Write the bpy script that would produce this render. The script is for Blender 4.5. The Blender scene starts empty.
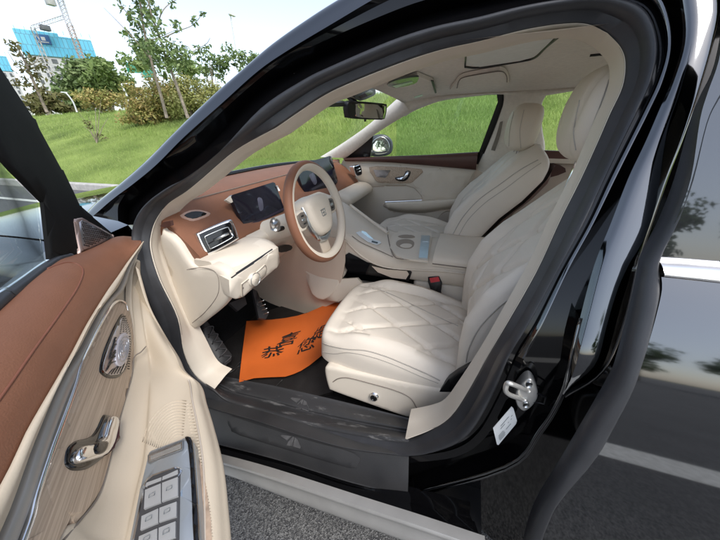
import bpy, bmesh, math, random
import numpy as np
from mathutils import Vector, Matrix
from mathutils.geometry import delaunay_2d_cdt
from mathutils.bvhtree import BVHTree
random.seed(7); rng = np.random.default_rng(7)
scn = bpy.context.scene
COL = scn.collection

# ------------------------------------------------------------------ camera
CAM = np.array([-1.3111, -0.0679, 1.2163])
YAW, PIT, ROL = np.radians([20.464, 26.345, -1.536]); FPX = 287.98     # focal length in photo pixels (720 wide)
FW = np.array([np.cos(PIT)*np.cos(YAW), np.cos(PIT)*np.sin(YAW), -np.sin(PIT)])
_r = np.array([np.sin(YAW), -np.cos(YAW), 0.0]); _u = np.cross(_r, FW)
RT = np.cos(ROL)*_r + np.sin(ROL)*_u; UP = -np.sin(ROL)*_r + np.cos(ROL)*_u
cd = bpy.data.cameras.new('camera'); cam = bpy.data.objects.new('camera', cd); COL.objects.link(cam)
cd.sensor_width = 36; cd.lens = 36*FPX/720; cd.clip_start = .02; cd.clip_end = 3000
M = Matrix.Identity(4)
for i in range(3):
    M[i][0], M[i][1], M[i][2], M[i][3] = RT[i], UP[i], -FW[i], CAM[i]
cam.matrix_world = M; scn.camera = cam

# ------------------------------------------------------------------ sky, sun, exposure
SUN_EL, SUN_AZ = math.radians(52), math.radians(-145)    # azimuth from +Y towards +X: a veiled sun high behind the driver's side
w = bpy.data.worlds.new('World'); scn.world = w; w.use_nodes = True
nt = w.node_tree; bg = nt.nodes['Background']
sky = nt.nodes.new('ShaderNodeTexSky'); sky.sky_type = 'NISHITA'; sky.sun_disc = False
sky.sun_elevation = SUN_EL; sky.sun_rotation = SUN_AZ; sky.dust_density = 1.6; sky.air_density = 1.0; sky.ozone_density = 1.0
hsv = nt.nodes.new('ShaderNodeHueSaturation'); hsv.inputs['Saturation'].default_value = .62      # thin bright overcast: little blue left
nt.links.new(sky.outputs[0], hsv.inputs['Color']); nt.links.new(hsv.outputs[0], bg.inputs[0]); bg.inputs[1].default_value = 0.11
sl = bpy.data.lights.new('sun', 'SUN'); sl.energy = 1.0; sl.angle = math.radians(24); sl.color = (1, .96, .9)
so = bpy.data.objects.new('sun', sl); COL.objects.link(so)
sd = Vector((math.sin(SUN_AZ)*math.cos(SUN_EL), math.cos(SUN_AZ)*math.cos(SUN_EL), math.sin(SUN_EL)))
so.rotation_euler = sd.to_track_quat('Z', 'Y').to_euler(); so.location = (-6, 4, 12)
vs = scn.view_settings; vs.view_transform = 'Standard'; vs.look = 'None'; vs.gamma = 1; vs.use_curve_mapping = False
vs.exposure = 1.47
scn.render.engine = 'CYCLES'
try:
    scn.cycles.use_denoising = True; scn.cycles.denoiser = 'OPENIMAGEDENOISE'
    scn.cycles.max_bounces = 10; scn.cycles.diffuse_bounces = 5; scn.cycles.transparent_max_bounces = 12
    scn.cycles.sample_clamp_indirect = 8
except Exception: pass

# ------------------------------------------------------------------ pixel -> world helpers (photo pixels, 720x540)
def ray(px, py): return FW + RT*(px-360)/FPX - UP*(py-270)/FPX
def S(px, py, g):
    d = ray(px, py); t0 = .05; g0 = g(CAM+d*t0); t = t0
    while t < 400:
        t = t*1.03+.004; g1 = g(CAM+d*t)
        if g0*g1 <= 0:
            a, b = t0, t
            for _ in range(36):
                m = (a+b)/2; gm = g(CAM+d*m)
                if g0*gm <= 0: b = m
                else: a, g0 = m, gm
            return CAM+d*(a+b)/2
        t0, g0 = t, g1
    raise ValueError('ray misses %s %s' % (px, py))
def atX(x): return lambda p: p[0]-x
def atY(y): return lambda p: p[1]-y
def atZ(z): return lambda p: p[2]-z
def xs(z): return -.80 if z < .85 else -.80+.215*(z-.85)/.55            # the driver's door opening leans in above the waist
def side(o): return lambda p: p[0]-xs(p[2])-o                           # offset o inwards from it
def pside(o): return lambda p: p[0]+xs(p[2])-o                          # the same on the passenger's side
def on(pts, g): return np.array([S(a, b, g) for a, b in pts])
def cr(pts, n=6, closed=False):
    P = [np.asarray(p, float) for p in pts]; N = len(P); out = []
    for i in range(N if closed else N-1):
        p1, p2 = P[i], P[(i+1) % N]
        p0 = P[i-1] if (i > 0 or closed) else 2*p1-p2
        p3 = P[(i+2) % N] if (i+2 < N or closed) else 2*p2-p1
        for k in range(n):
            t = k/n
            out.append(.5*((2*p1)+(p2-p0)*t+(2*p0-5*p1+4*p2-p3)*t*t+(3*p1-p0-3*p2+p3)*t**3))
    if not closed: out.append(P[-1])
    return np.array(out)
def resample(L, n):
    L = np.asarray(L, float); s = np.r_[0, np.cumsum(np.linalg.norm(np.diff(L, axis=0), axis=1))]
    q = np.linspace(0, s[-1], n)
    return np.stack([np.interp(q, s, L[:, k]) for k in range(L.shape[1])], 1)

# ------------------------------------------------------------------ materials
def mat(name, c, rough=.5, metal=0., spec=.5, noise=0., nscale=20., bump=0., bscale=200., coat=0., stretch=None, c2=None, ior=None):
    m = bpy.data.materials.new(name); m.use_nodes = True; n = m.node_tree; b = n.nodes['Principled BSDF']
    b.inputs['Base Color'].default_value = (*c, 1); b.inputs['Roughness'].default_value = rough
    b.inputs['Metallic'].default_value = metal; b.inputs['Specular IOR Level'].default_value = spec
    b.inputs['Coat Weight'].default_value = coat; b.inputs['Coat Roughness'].default_value = .03
    if ior: b.inputs['IOR'].default_value = ior
    tc = n.nodes.new('ShaderNodeTexCoord'); mp = n.nodes.new('ShaderNodeMapping'); n.links.new(tc.outputs['Object'], mp.inputs[0])
    if stretch: mp.inputs['Scale'].default_value = stretch
    if noise or c2:
        t = n.nodes.new('ShaderNodeTexNoise'); t.inputs['Scale'].default_value = nscale; t.inputs['Detail'].default_value = 6
        n.links.new(mp.outputs[0], t.inputs[0])
        r = n.nodes.new('ShaderNodeValToRGB'); r.color_ramp.elements[0].position = .3; r.color_ramp.elements[1].position = .7
        a = [max(0, x*(1-noise)) for x in c]; z = c2 if c2 else [min(1, x*(1+noise)) for x in c]
        r.color_ramp.elements[0].color = (*a, 1); r.color_ramp.elements[1].color = (*z, 1)
        n.links.new(t.outputs[0], r.inputs[0]); n.links.new(r.outputs[0], b.inputs['Base Color'])
    if bump:
        t = n.nodes.new('ShaderNodeTexNoise'); t.inputs['Scale'].default_value = bscale; t.inputs['Detail'].default_value = 4
        n.links.new(mp.outputs[0], t.inputs[0]); bp = n.nodes.new('ShaderNodeBump'); bp.inputs['Strength'].default_value = bump
        bp.inputs['Distance'].default_value = .002; n.links.new(t.outputs[0], bp.inputs['Height']); n.links.new(bp.outputs[0], b.inputs['Normal'])
    return m
CREAM = mat('cream_leather', (.67, .60, .505), .52, noise=.04, nscale=6, bump=.12, bscale=420)
CREAMP = mat('cream_plastic', (.66, .595, .505), .55, noise=.03, nscale=8, bump=.1, bscale=500)
SEATL = mat('seat_leather', (.69, .625, .54), .52, noise=.04, nscale=5, bump=.15, bscale=380)
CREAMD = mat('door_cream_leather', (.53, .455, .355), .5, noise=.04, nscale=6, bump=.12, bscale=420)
TAUPE = mat('warm_taupe_panel', (.64, .54, .44), .6, noise=.03, nscale=6, bump=.1, bscale=400)
BROWN = mat('brown_leather', (.215, .096, .056), .55, spec=.3, noise=.08, nscale=12, bump=.25, bscale=420)
DBROWN = mat('dark_brown_trim', (.085, .035, .027), .4, noise=.1, nscale=10)
HEADL = mat('headliner_cloth', (.80, .755, .69), .95, spec=.1, noise=.05, nscale=60, bump=.2, bscale=700)
RUBBER = mat('seal_rubber', (.030, .031, .035), .45, spec=.5, noise=.15, nscale=30, bump=.1, bscale=300)
EDGER = mat('door_edge_rubber', (.034, .035, .039), .4, noise=.15, nscale=12, bump=.1, bscale=300)
BLACKG = mat('black_door_jamb_paint', (.003, .003, .0035), .07, spec=.45, noise=.2, nscale=3)
PAINT = mat('gloss_black_car_paint', (.145, .15, .158), .05, metal=1.0, noise=.03, nscale=2)
PLASTIC = mat('black_plastic', (.012, .012, .013), .42, noise=.2, nscale=18, bump=.15, bscale=500)
SCUFF = mat('sill_plastic', (.032, .033, .036), .42, c2=(.05, .05, .052), nscale=5, noise=.2, bump=.12, bscale=300)
SCUFFD = mat('scuffed_sill_plastic', (.034, .035, .038), .45, c2=(.045, .045, .048), nscale=5, noise=.2, bump=.12, bscale=300)
CARPET = mat('black_carpet', (.010, .010, .011), .95, spec=.1, noise=.5, nscale=260, bump=.6, bscale=600)
CHROME = mat('chrome', (.80, .81, .83), .12, metal=1, noise=.03, nscale=20)
SATIN = mat('satin_metal', (.60, .635, .66), .30, metal=1, noise=.05, nscale=30)
SILVER = mat('silver_sill_paint', (.36, .355, .345), .42, metal=.4, noise=.08, nscale=14)
SCREEN = mat('dark_screen_glass', (.012, .012, .02), .06, spec=.5, noise=.3, nscale=4)
GRAPH = mat('screen_graphic_grey', (.09, .09, .13), .3, noise=.2, nscale=30)
SASHB = mat('sash_black', (.006, .006, .006), .75, spec=.15, noise=.2, nscale=20)
PIANO = mat('piano_black', (.005, .005, .006), .06, noise=.2, nscale=5)
WOOD = mat('open_pore_wood', (.37, .275, .20), .55, spec=.3, nscale=5, c2=(.60, .475, .36), noise=.12, stretch=(1, 1, 1), bump=.2, bscale=60)
GRILLE = mat('speaker_metal', (.60, .58, .60), .34, metal=.9, noise=.15, nscale=60)
ORANGE = mat('orange_paper', (.58, .125, .022), .5, noise=.06, nscale=9, bump=.9, bscale=16)
INK = mat('black_ink', (.012, .01, .009), .6, noise=.3, nscale=40)
WHITE = mat('white_label', (.78, .80, .80), .4, noise=.02, nscale=50)
PRINT = mat('grey_print', (.16, .18, .19), .5, noise=.2, nscale=80)
RED = mat('red_button', (.5, .02, .03), .4, noise=.1, nscale=20)
LAMPG = mat('lamp_lens', (.10, .12, .11), .08, spec=.6, noise=.2, nscale=30)
STITCH = mat('grey_stitch', (.20, .17, .145), .7, noise=.1, nscale=60)
MIRRORG = mat('mirror_glass', (.86, .88, .88), .02, metal=1, noise=.01, nscale=5)
def glass_mat(name, tint, refl):
    m = bpy.data.materials.new(name); m.use_nodes = True; n = m.node_tree; n.nodes.clear()
    o = n.nodes.new('ShaderNodeOutputMaterial'); mx = n.nodes.new('ShaderNodeMixShader')
    t = n.nodes.new('ShaderNodeBsdfTransparent'); t.inputs[0].default_value = (*tint, 1)
    g = n.nodes.new('ShaderNodeBsdfGlossy'); g.inputs['Roughness'].default_value = .02
    lw = n.nodes.new('ShaderNodeLayerWeight'); lw.inputs[0].default_value = .5; pw = n.nodes.new('ShaderNodeMath'); pw.operation = 'POWER'; pw.inputs[1].default_value = 5
    f = n.nodes.new('ShaderNodeMath'); f.operation = 'MULTIPLY_ADD'; f.inputs[1].default_value = .6; f.inputs[2].default_value = refl
    n.links.new(lw.outputs['Facing'], pw.inputs[0]); n.links.new(pw.outputs[0], f.inputs[0]); n.links.new(f.outputs[0], mx.inputs[0]); n.links.new(t.outputs[0], mx.inputs[1]); n.links.new(g.outputs[0], mx.inputs[2])
    n.links.new(mx.outputs[0], o.inputs[0]); return m
GLASS = glass_mat('car_glass', (.95, .97, .94), .025)
SIDEGLASS = glass_mat('tinted_side_glass', (.80, .88, .86), .03)
DOORGLASS = glass_mat('door_glass', (.86, .90, .89), .06)
DARKGLASS = mat('privacy_glass', (.11, .115, .125), .03, metal=.85, noise=.05, nscale=2)
# wood grain runs along the door: stretched noise
_n = WOOD.node_tree.nodes
for q in _n:
    if q.type == 'MAPPING': q.vector_type = 'TEXTURE'; q.inputs['Rotation'].default_value = (0, 0, math.radians(47.5)); q.inputs['Scale'].default_value = (.9, .02, .02)

def scuff_nodes(m):
    """dusty rubbed patches along the sill: thresholded noise, stretched along the car"""
    n = m.node_tree; b = n.nodes['Principled BSDF']; src = b.inputs['Base Color'].links[0].from_socket
    tc = n.nodes.new('ShaderNodeTexCoord'); mp = n.nodes.new('ShaderNodeMapping'); mp.inputs['Scale'].default_value = (26, 5, 26); n.links.new(tc.outputs['Object'], mp.inputs[0])
    t = n.nodes.new('ShaderNodeTexNoise'); t.inputs['Scale'].default_value = 1.6; t.inputs['Detail'].default_value = 9; t.inputs['Roughness'].default_value = .72; n.links.new(mp.outputs[0], t.inputs[0])
    r = n.nodes.new('ShaderNodeValToRGB'); r.color_ramp.elements[0].position = .57; r.color_ramp.elements[1].position = .68; n.links.new(t.outputs[0], r.inputs[0])
    mx = n.nodes.new('ShaderNodeMix'); mx.data_type = 'RGBA'; n.links.new(r.outputs[0], mx.inputs[0]); n.links.new(src, mx.inputs[6]); mx.inputs[7].default_value = (.17, .17, .17, 1)
    n.links.new(mx.outputs[2], b.inputs['Base Color'])
scuff_nodes(SCUFFD)
# ------------------------------------------------------------------ mesh builders
def obj(name, V, F, m, parent=None, smooth=True):
    me = bpy.data.meshes.new(name)
    me.from_pydata([tuple(map(float, v)) for v in V], [], [tuple(map(int, f)) for f in F]); me.materials.append(m); me.validate(); me.update()
    if smooth: me.polygons.foreach_set('use_smooth', [True]*len(me.polygons))
    o = bpy.data.objects.new(name, me); COL.objects.link(o)
    if parent: o.parent = parent
    return o
class MB:
    """collects pieces that form ONE mesh"""
    def __init__(s): s.V = []; s.F = []
    def add(s, V, F):
        k = len(s.V); s.V += [tuple(v) for v in V]; s.F += [tuple(i+k for i in f) for f in F]; return s
    def build(s, name, m, parent=None, smooth=True): return obj(name, s.V, s.F, m, parent, smooth)
def thing(name, label, cat, loc=(0, 0, 0), group=None):
    o = bpy.data.objects.new(name, None); COL.objects.link(o); o.location = loc; o.empty_display_size = .1
    o['label'] = label; o['category'] = cat
    if group: o['group'] = group
    return o
def tag(o, label, cat, group=None):
    o['label'] = label; o['category'] = cat
    if group: o['group'] = group
    return o
def struct(o): o['kind'] = 'structure'; return o
def edge_split(o, ang=35):
    o.data.set_sharp_from_angle(angle=math.radians(ang)); return o
def grid_faces(n, m, cu=False, cv=False):
    F = []
    for i in range(n if cu else n-1):
        for j in range(m if cv else m-1):
            a, b = i, (i+1) % n; c, d = j, (j+1) % m
            F.append((a*m+c, b*m+c, b*m+d, a*m+d))
    return F
def loft(lines, closed_u=False, closed_v=False):
    """lines: list of equally long point lists -> V,F"""
    L = np.array(lines); n, m = L.shape[:2]
    return L.reshape(-1, 3), grid_faces(n, m, closed_u, closed_v)
def band(name, m, parent, lines, n=None, sub=5, smooth=True, sharp=None, mid=0):
    """skin between lines (each a list of 3-D points); lines with n are resampled by length; mid inserts catmull steps across"""
    Ls = [cr(l, sub) for l in lines]
    if n: Ls = [resample(l, n) for l in Ls]
    A = np.array(Ls)
    if mid: A = np.stack([cr(A[:, j], mid) for j in range(A.shape[1])], 1)
    V, F = loft(A); o = obj(name, V, F, m, parent, smooth)
    if sharp: edge_split(o, sharp)
    return o
def tube(path, r, k=10, caps=True):
    P = np.asarray(path, float); n = len(P); r = np.broadcast_to(np.asarray(r, float), (n,))
    T = np.gradient(P, axis=0); T /= np.linalg.norm(T, axis=1)[:, None]+1e-12
    ref = np.array([0, 0, 1.]) if abs(T[0][2]) < .9 else np.array([1., 0, 0]); V = []
    a = np.cross(T[0], ref); a /= np.linalg.norm(a)
    for i in range(n):
        a = a-T[i]*(a@T[i]); a /= np.linalg.norm(a)+1e-12; b = np.cross(T[i], a)
        for j in range(k):
            t = 2*math.pi*j/k; V.append(P[i]+r[i]*(math.cos(t)*a+math.sin(t)*b))
    F = grid_faces(n, k, False, True)
    if caps: F += [tuple(range(k))[::-1], tuple((n-1)*k+j for j in range(k))]
    return V, F
def rbox(c, size, bev=.005, R=None, seg=2):
    bm = bmesh.new(); bmesh.ops.create_cube(bm, size=1)
    for v in bm.verts: v.co = Vector((v.co.x*size[0], v.co.y*size[1], v.co.z*size[2]))
    if bev: bmesh.ops.bevel(bm, geom=bm.edges[:], offset=bev, segments=seg, affect='EDGES', profile=.5)
    bm.verts.index_update(); R = np.eye(3) if R is None else np.asarray(R)
    V = [np.asarray(c)+R@np.array(v.co) for v in bm.verts]; F = [[v.index for v in f.verts] for f in bm.faces]; bm.free()
    return V, F
def frame(U, N):
    U = np.asarray(U, float); U = U/np.linalg.norm(U); N = np.asarray(N, float); N = N-U*(N@U); N /= np.linalg.norm(N)
    return U, np.cross(N, U), N
class Plane:
    def __init__(s, O, U, N): s.O = np.asarray(O, float); s.U, s.V, s.N = frame(U, N)
    def px(s, pts):
        out = []
        for a, b in pts:
            d = ray(a, b); t = ((s.O-CAM)@s.N)/(d@s.N); q = CAM+d*t-s.O; out.append((q@s.U, q@s.V))
        return np.array(out)
    def w(s, u, v, h=0): return s.O+s.U*u+s.V*v+s.N*h
    def uv(s, p): q = np.asarray(p)-s.O; return np.array([q@s.U, q@s.V])
def seg_dist(P, poly):
    A = poly; B = np.roll(poly, -1, 0); d = B-A; L = (d**2).sum(1)+1e-12
    t = np.clip(((P[:, None]-A[None])*d).sum(2)/L, 0, 1)
    return np.sqrt((((A[None]+t[..., None]*d)-P[:, None])**2).sum(2)).min(1)
def inside(P, poly):
    x, y = P[:, 0], P[:, 1]; r = np.zeros(len(P), bool); n = len(poly); j = n-1
    for i in range(n):
        xi, yi = poly[i]; xj, yj = poly[j]
        c = ((yi > y) != (yj > y)) & (x < (xj-xi)*(y-yi)/(yj-yi+1e-15)+xi); r ^= c; j = i
    return r
def area(p): x, y = p[:, 0], p[:, 1]; return .5*np.sum(x*np.roll(y, -1)-y*np.roll(x, -1))
def tri_fill(poly, step, insets=()):
    poly = np.asarray(poly, float)
    if area(poly) < 0: poly = poly[::-1]
    # even out the outline
    L = np.vstack([poly, poly[:1]]); tot = np.linalg.norm(np.diff(L, axis=0), axis=1).sum()
    pts = [poly]
    lo, hi = poly.min(0), poly.max(0)
    gx = np.arange(lo[0], hi[0], step); gy = np.arange(lo[1], hi[1], step)
    if len(gx) and len(gy):
        G = np.stack(np.meshgrid(gx, gy), 2); G[1::2, :, 0] += step/2; G = G.reshape(-1, 2)
        G = G[inside(G, poly)]
        if len(G): G = G[seg_dist(G, poly) > max(.45*step, (max(insets)+.5*step) if insets else 0)]
        pts.append(G)
    t = np.roll(poly, -1, 0)-np.roll(poly, 1, 0); t /= np.linalg.norm(t, axis=1)[:, None]+1e-12; nn = np.stack([-t[:, 1], t[:, 0]], 1)
    for r in insets:
        Q = poly+nn*r; Q = Q[inside(Q, poly)]
        if len(Q): pts.append(Q[seg_dist(Q, poly) > .93*r])
    A = np.vstack(pts); nb = len(poly)
    res = delaunay_2d_cdt([Vector(p) for p in A], [], [list(range(nb))], 1, 1e-7)
    V = np.array([tuple(v) for v in res[0]]); F = [tuple(f) for f in res[2]]
    return V, F, poly
def panel(name, m, parent, poly, pl, r=.008, h=.006, back=.01, step=.02, disp=None, smooth_n=0, base=0., sharp=50, warp=None):
    """a solid padded panel on plane pl: outline poly (u,v), edge rounding r, crown h, thickness back, extra relief disp(u,v)"""
    if smooth_n: poly = cr(poly, smooth_n, True)
    if r > 2.5*step:
        L = np.vstack([poly, poly[:1]]); k = int(np.linalg.norm(np.diff(L, axis=0), axis=1).sum()/(step*1.1)); poly = resample(L, k+1)[:-1]
        ins = [r*.06, r*.18, r*.36, r*.6]+list(np.arange(r, r*1.9, step*1.1))
    else: ins = [r*.15, r*.5, r]
    V, F, P = tri_fill(poly, step, ins if h else [])
    d = seg_dist(V, P); e = np.clip(d/max(r, 1e-6), 0, 1)
    hh = base+h*np.sqrt(np.clip(1-(1-e)**2, 0, 1))
    if disp is not None: hh = hh+disp(V[:, 0], V[:, 1])*(np.minimum(1, d/max(r, .004)) if h else 1)
    W = [pl.w(a, b, c) for (a, b), c in zip(V, hh)]
    # boundary walls
    E = {}
    for f in F:
        for i in range(len(f)): E[(f[i], f[(i+1) % len(f)])] = 1
    rim = [e for e in E if (e[1], e[0]) not in E]; idx = {}
    F = list(F)
    for a, b in rim:
        for k in (a, b):
            if k not in idx: idx[k] = len(W); W.append(pl.w(V[k][0], V[k][1], -back))
        F.append((b, a, idx[a], idx[b]))
    nx = {a: b for a, b in rim}
    if nx:
        s = next(iter(nx)); loop = [s]; c = nx[s]
        while c != s and len(loop) <= len(nx): loop.append(c); c = nx.get(c, s)
        F.append(tuple(idx[k] for k in loop[::-1]))
    if warp is not None: W = [warp(np.asarray(p)) for p in W]
    o = obj(name, W, F, m, parent)
    if sharp: edge_split(o, sharp)
    return o
class Cast:
    """casts photo pixels onto the real surface of one or more objects, lifted by off towards the camera"""
    def __init__(s, obs, off=.002):
        V, F = [], []
        for o in obs:
            k = len(V); V += [tuple(v.co) for v in o.data.vertices]; F += [tuple(i+k for i in p.vertices) for p in o.data.polygons]
        s.b = BVHTree.FromPolygons(V, F); s.off = off
    def hit(s, a, b_):
        d = Vector(ray(a, b_)).normalized(); h = s.b.ray_cast(Vector(CAM), d)
        if h[0] is None: h = s.b.find_nearest(Vector(CAM)+d*1.3)
        n = h[1] if h[1].dot(d) < 0 else -h[1]
        return np.array(h[0]+n*s.off)
def P3(a, b_, g): return g.hit(a, b_) if isinstance(g, Cast) else S(a, b_, g)
def sheet(name, m, parent, pxpoly, g, thick, direction, step=6, smooth_n=0, sharp=50):
    """a thin solid laid on the curved surface g, outline in photo pixels"""
    P = np.asarray(pxpoly, float)
    if smooth_n: P = cr(P, smooth_n, True)
    V, F, P = tri_fill(P, step); W = [P3(a, b, g) for a, b in V]; n = len(W); dv = np.asarray(direction)*thick
    W += [p+dv for p in W]; E = {}
    for f in F:
        for i in range(len(f)): E[(f[i], f[(i+1) % len(f)])] = 1
    F2 = list(F)+[tuple(i+n for i in f[::-1]) for f in F]+[(b, a, a+n, b+n) for a, b in E if (b, a) not in E]
    o = obj(name, W, F2, m, parent)
    if sharp: edge_split(o, sharp)
    return o
def rrect(w_, h_, r, n=5, cx=0, cy=0):
    out = []
    for sx, sy, a0 in ((1, 1, 0), (-1, 1, 90), (-1, -1, 180), (1, -1, 270)):
        for k in range(n+1):
            a = math.radians(a0+90*k/n); out.append((cx+sx*(w_/2-r)+r*math.cos(a), cy+sy*(h_/2-r)+r*math.sin(a)))
    return np.array(out)
def ellipse(a, b, n=28, cx=0, cy=0): return np.array([(cx+a*math.cos(2*math.pi*k/n), cy+b*math.sin(2*math.pi*k/n)) for k in range(n)])
def sstep(a, b, x): t = np.clip((x-a)/(b-a), 0, 1); return t*t*(3-2*t)

# ================================================================== SETTING
def lawn_z(x, y):
    x = np.asarray(x, float)
    t = np.clip((x-3.35)/9.6, 0, 1)
    z = .13+.30*9.6*(t - .5*t**4*.35)
    return z+.022*np.sin(x*1.3+y*.37)*np.clip((x-4)/3, 0, 1)+.02*np.sin(y*.9+x*.5)*np.clip((x-4)/3, 0, 1)
def ground_mat(name, c1, c2, sc, rough, bump, speck=None):
    m = mat(name, c1, rough, c2=c2, nscale=sc, noise=.15, bump=bump, bscale=sc*1.6, spec=.3)
    return m
ASPH = bpy.data.materials.new('asphalt'); ASPH.use_nodes = True
def _asph():
    n = ASPH.node_tree; b = n.nodes['Principled BSDF']; b.inputs['Roughness'].default_value = .85; b.inputs['Specular IOR Level'].default_value = .3
    tc = n.nodes.new('ShaderNodeTexCoord')
    v = n.nodes.new('ShaderNodeTexVoronoi'); v.inputs['Scale'].default_value = 240; n.links.new(tc.outputs['Object'], v.inputs[0])
    r = n.nodes.new('ShaderNodeValToRGB'); e = r.color_ramp.elements; e[0].color = (.055, .055, .057, 1); e[1].color = (.20, .198, .195, 1); e[0].position = .15; e[1].position = .95
    sp = n.nodes.new('ShaderNodeSeparateColor'); n.links.new(v.outputs['Color'], sp.inputs[0]); n.links.new(sp.outputs[0], r.inputs[0])
    t = n.nodes.new('ShaderNodeTexNoise'); t.inputs['Scale'].default_value = 1.4; t.inputs['Detail'].default_value = 5; n.links.new(tc.outputs['Object'], t.inputs[0])
    mr = n.nodes.new('ShaderNodeMapRange'); mr.inputs[3].default_value = .75; mr.inputs[4].default_value = 1.2; n.links.new(t.outputs[0], mr.inputs[0])
    mx = n.nodes.new('ShaderNodeVectorMath'); mx.operation = 'SCALE'; n.links.new(r.outputs[0], mx.inputs[0]); n.links.new(mr.outputs[0], mx.inputs['Scale']); n.links.new(mx.outputs[0], b.inputs['Base Color'])
    bp = n.nodes.new('ShaderNodeBump'); bp.inputs['Strength'].default_value = .8; bp.inputs['Distance'].default_value = .004; n.links.new(v.outputs['Distance'], bp.inputs['Height']); n.links.new(bp.outputs[0], b.inputs['Normal'])
_asph()
SOIL = mat('lawn_soil', (.155, .22, .055), .95, spec=.1, c2=(.225, .29, .08), nscale=.9, noise=.3, bump=.8, bscale=60)
def plane_xy(x0, x1, y0, y1, z): return [(x0, y0, z), (x1, y0, z), (x1, y1, z), (x0, y1, z)], [(0, 1, 2, 3)]
struct(obj('ground', *plane_xy(-1500, 1500, -1500, 1500, -.03), SOIL, smooth=False))
struct(obj('car_park_asphalt', *plane_xy(-420, 3.12, -420, 420, 0), ASPH, smooth=False))
LINE = mat('line_paint', (.62, .60, .54), .7, c2=(.74, .73, .68), nscale=30, noise=.2, bump=.3, bscale=200)
for k, (x, hw) in enumerate(((-2.26, .16), (2.05, .06))):
    struct(obj('painted_line', *plane_xy(x-hw, x+hw, -6, 14, .004), LINE, smooth=False))
KERB = mat('kerb_concrete', (.40, .385, .36), .85, c2=(.50, .48, .45), nscale=9, noise=.1, bump=.4, bscale=80)
kb = MB()
for i in range(-12, 60): kb.add(*rbox((3.22, i*1.0+.5, .03), (.19, .992, .24), .012))
struct(kb.build('kerb', KERB, smooth=False))
# lawn bank: one sheet, then grass
nx_, ny_ = 90, 220
X_ = 3.30+np.linspace(0, 1, nx_)**1.5*60; Y_ = np.linspace(-45, 120, ny_)
G = np.array([[(x, y, float(lawn_z(x, y))) for y in Y_] for x in X_]).reshape(-1, 3)
struct(obj('lawn_bank', G, grid_faces(nx_, ny_), SOIL))
GRASS = bpy.data.materials.new('grass_blades'); GRASS.use_nodes = True
def leaf_nodes(m, cols, rough=.6, scale=1.5, trans=.25):
    n = m.node_tree; b = n.nodes['Principled BSDF']; b.inputs['Roughness'].default_value = rough; b.inputs['Specular IOR Level'].default_value = .25
    g = n.nodes.new('ShaderNodeNewGeometry'); r = n.nodes.new('ShaderNodeValToRGB'); cr_ = r.color_ramp
    while len(cr_.elements) < len(cols): cr_.elements.new(.5)
    for i, c in enumerate(cols): cr_.elements[i].position = i/(len(cols)-1); cr_.elements[i].color = (*c, 1)
    tc = n.nodes.new('ShaderNodeTexCoord'); t = n.nodes.new('ShaderNodeTexNoise'); t.inputs['Scale'].default_value = scale; n.links.new(tc.outputs['Object'], t.inputs[0])
    ad = n.nodes.new('ShaderNodeMath'); ad.operation = 'MULTIPLY_ADD'; ad.inputs[1].default_value = .5; n.links.new(g.outputs['Random Per Island'], ad.inputs[0])
    mr = n.nodes.new('ShaderNodeMapRange'); mr.inputs[1].default_value = .3; mr.inputs[2].default_value = .7; mr.inputs[4].default_value = .5; n.links.new(t.outputs[0], mr.inputs[0])
    n.links.new(mr.outputs[0], ad.inputs[2]); n.links.new(ad.outputs[0], r.inputs[0]); n.links.new(r.outputs[0], b.inputs['Base Color'])
    tr = n.nodes.new('ShaderNodeBsdfTranslucent'); n.links.new(r.outputs[0], tr.inputs[0]); ms = n.nodes.new('ShaderNodeMixShader'); ms.inputs[0].default_value = trans
    o = n.nodes['Material Output']; n.links.new(b.outputs[0], ms.inputs[1]); n.links.new(tr.outputs[0], ms.inputs[2]); n.links.new(ms.outputs[0], o.inputs[0])
leaf_nodes(GRASS, [(.135, .205, .045), (.24, .345, .085), (.33, .43, .12), (.44, .48, .20)], scale=.5)
def fast_mesh(name, V, n_per, m):
    """V (k*n_per,3): faces of n_per vertices each"""
    me = bpy.data.meshes.new(name); k = len(V)//n_per
    me.vertices.add(len(V)); me.vertices.foreach_set('co', np.asarray(V, np.float32).ravel())
    me.loops.add(len(V)); me.loops.foreach_set('vertex_index', np.arange(len(V), dtype=np.int32))
    me.polygons.add(k); me.polygons.foreach_set('loop_start', np.arange(0, len(V), n_per, dtype=np.int32))
    me.update(calc_edges=True); me.materials.append(m)
    o = bpy.data.objects.new(name, me); COL.objects.link(o); return o
def grass():
    B = []
    # blades in the wedge the camera looks at, denser close by
    for x0, x1, n, ht, wd in ((3.36, 6.5, 62000, .085, .006), (6.5, 13.2, 70000, .13, .013), (13.2, 24, 18000, .2, .03)):
        a = np.radians(rng.uniform(-32, 84, n)); x = x0+(x1-x0)*rng.random(n)
        y = CAM[1]+(x-CAM[0])*np.tan(np.minimum(a, np.radians(74)))
        k = (y > -9) & (y < 46); x, y = x[k], y[k]; n = len(x)
        z = lawn_z(x, y); tall = np.where(rng.random(n) < .06, 1.7, 1.); h = ht*rng.uniform(.5, 1.3, n)*tall; th = rng.uniform(0, 2*np.pi, n); lean = rng.normal(0, .5, (n, 2))*h[:, None]
        u = np.stack([np.cos(th), np.sin(th), 0*th], 1)*wd*.5*rng.uniform(.7, 1.4, n)[:, None]
        p = np.stack([x, y, z-.01], 1); t = p+np.stack([lean[:, 0], lean[:, 1], h], 1)
        B.append(np.stack([p-u, p+u, t], 1).reshape(-1, 3))
    o = fast_mesh('lawn_grass', np.vstack(B), 3, GRASS); o['kind'] = 'stuff'; return o
grass()

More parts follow.
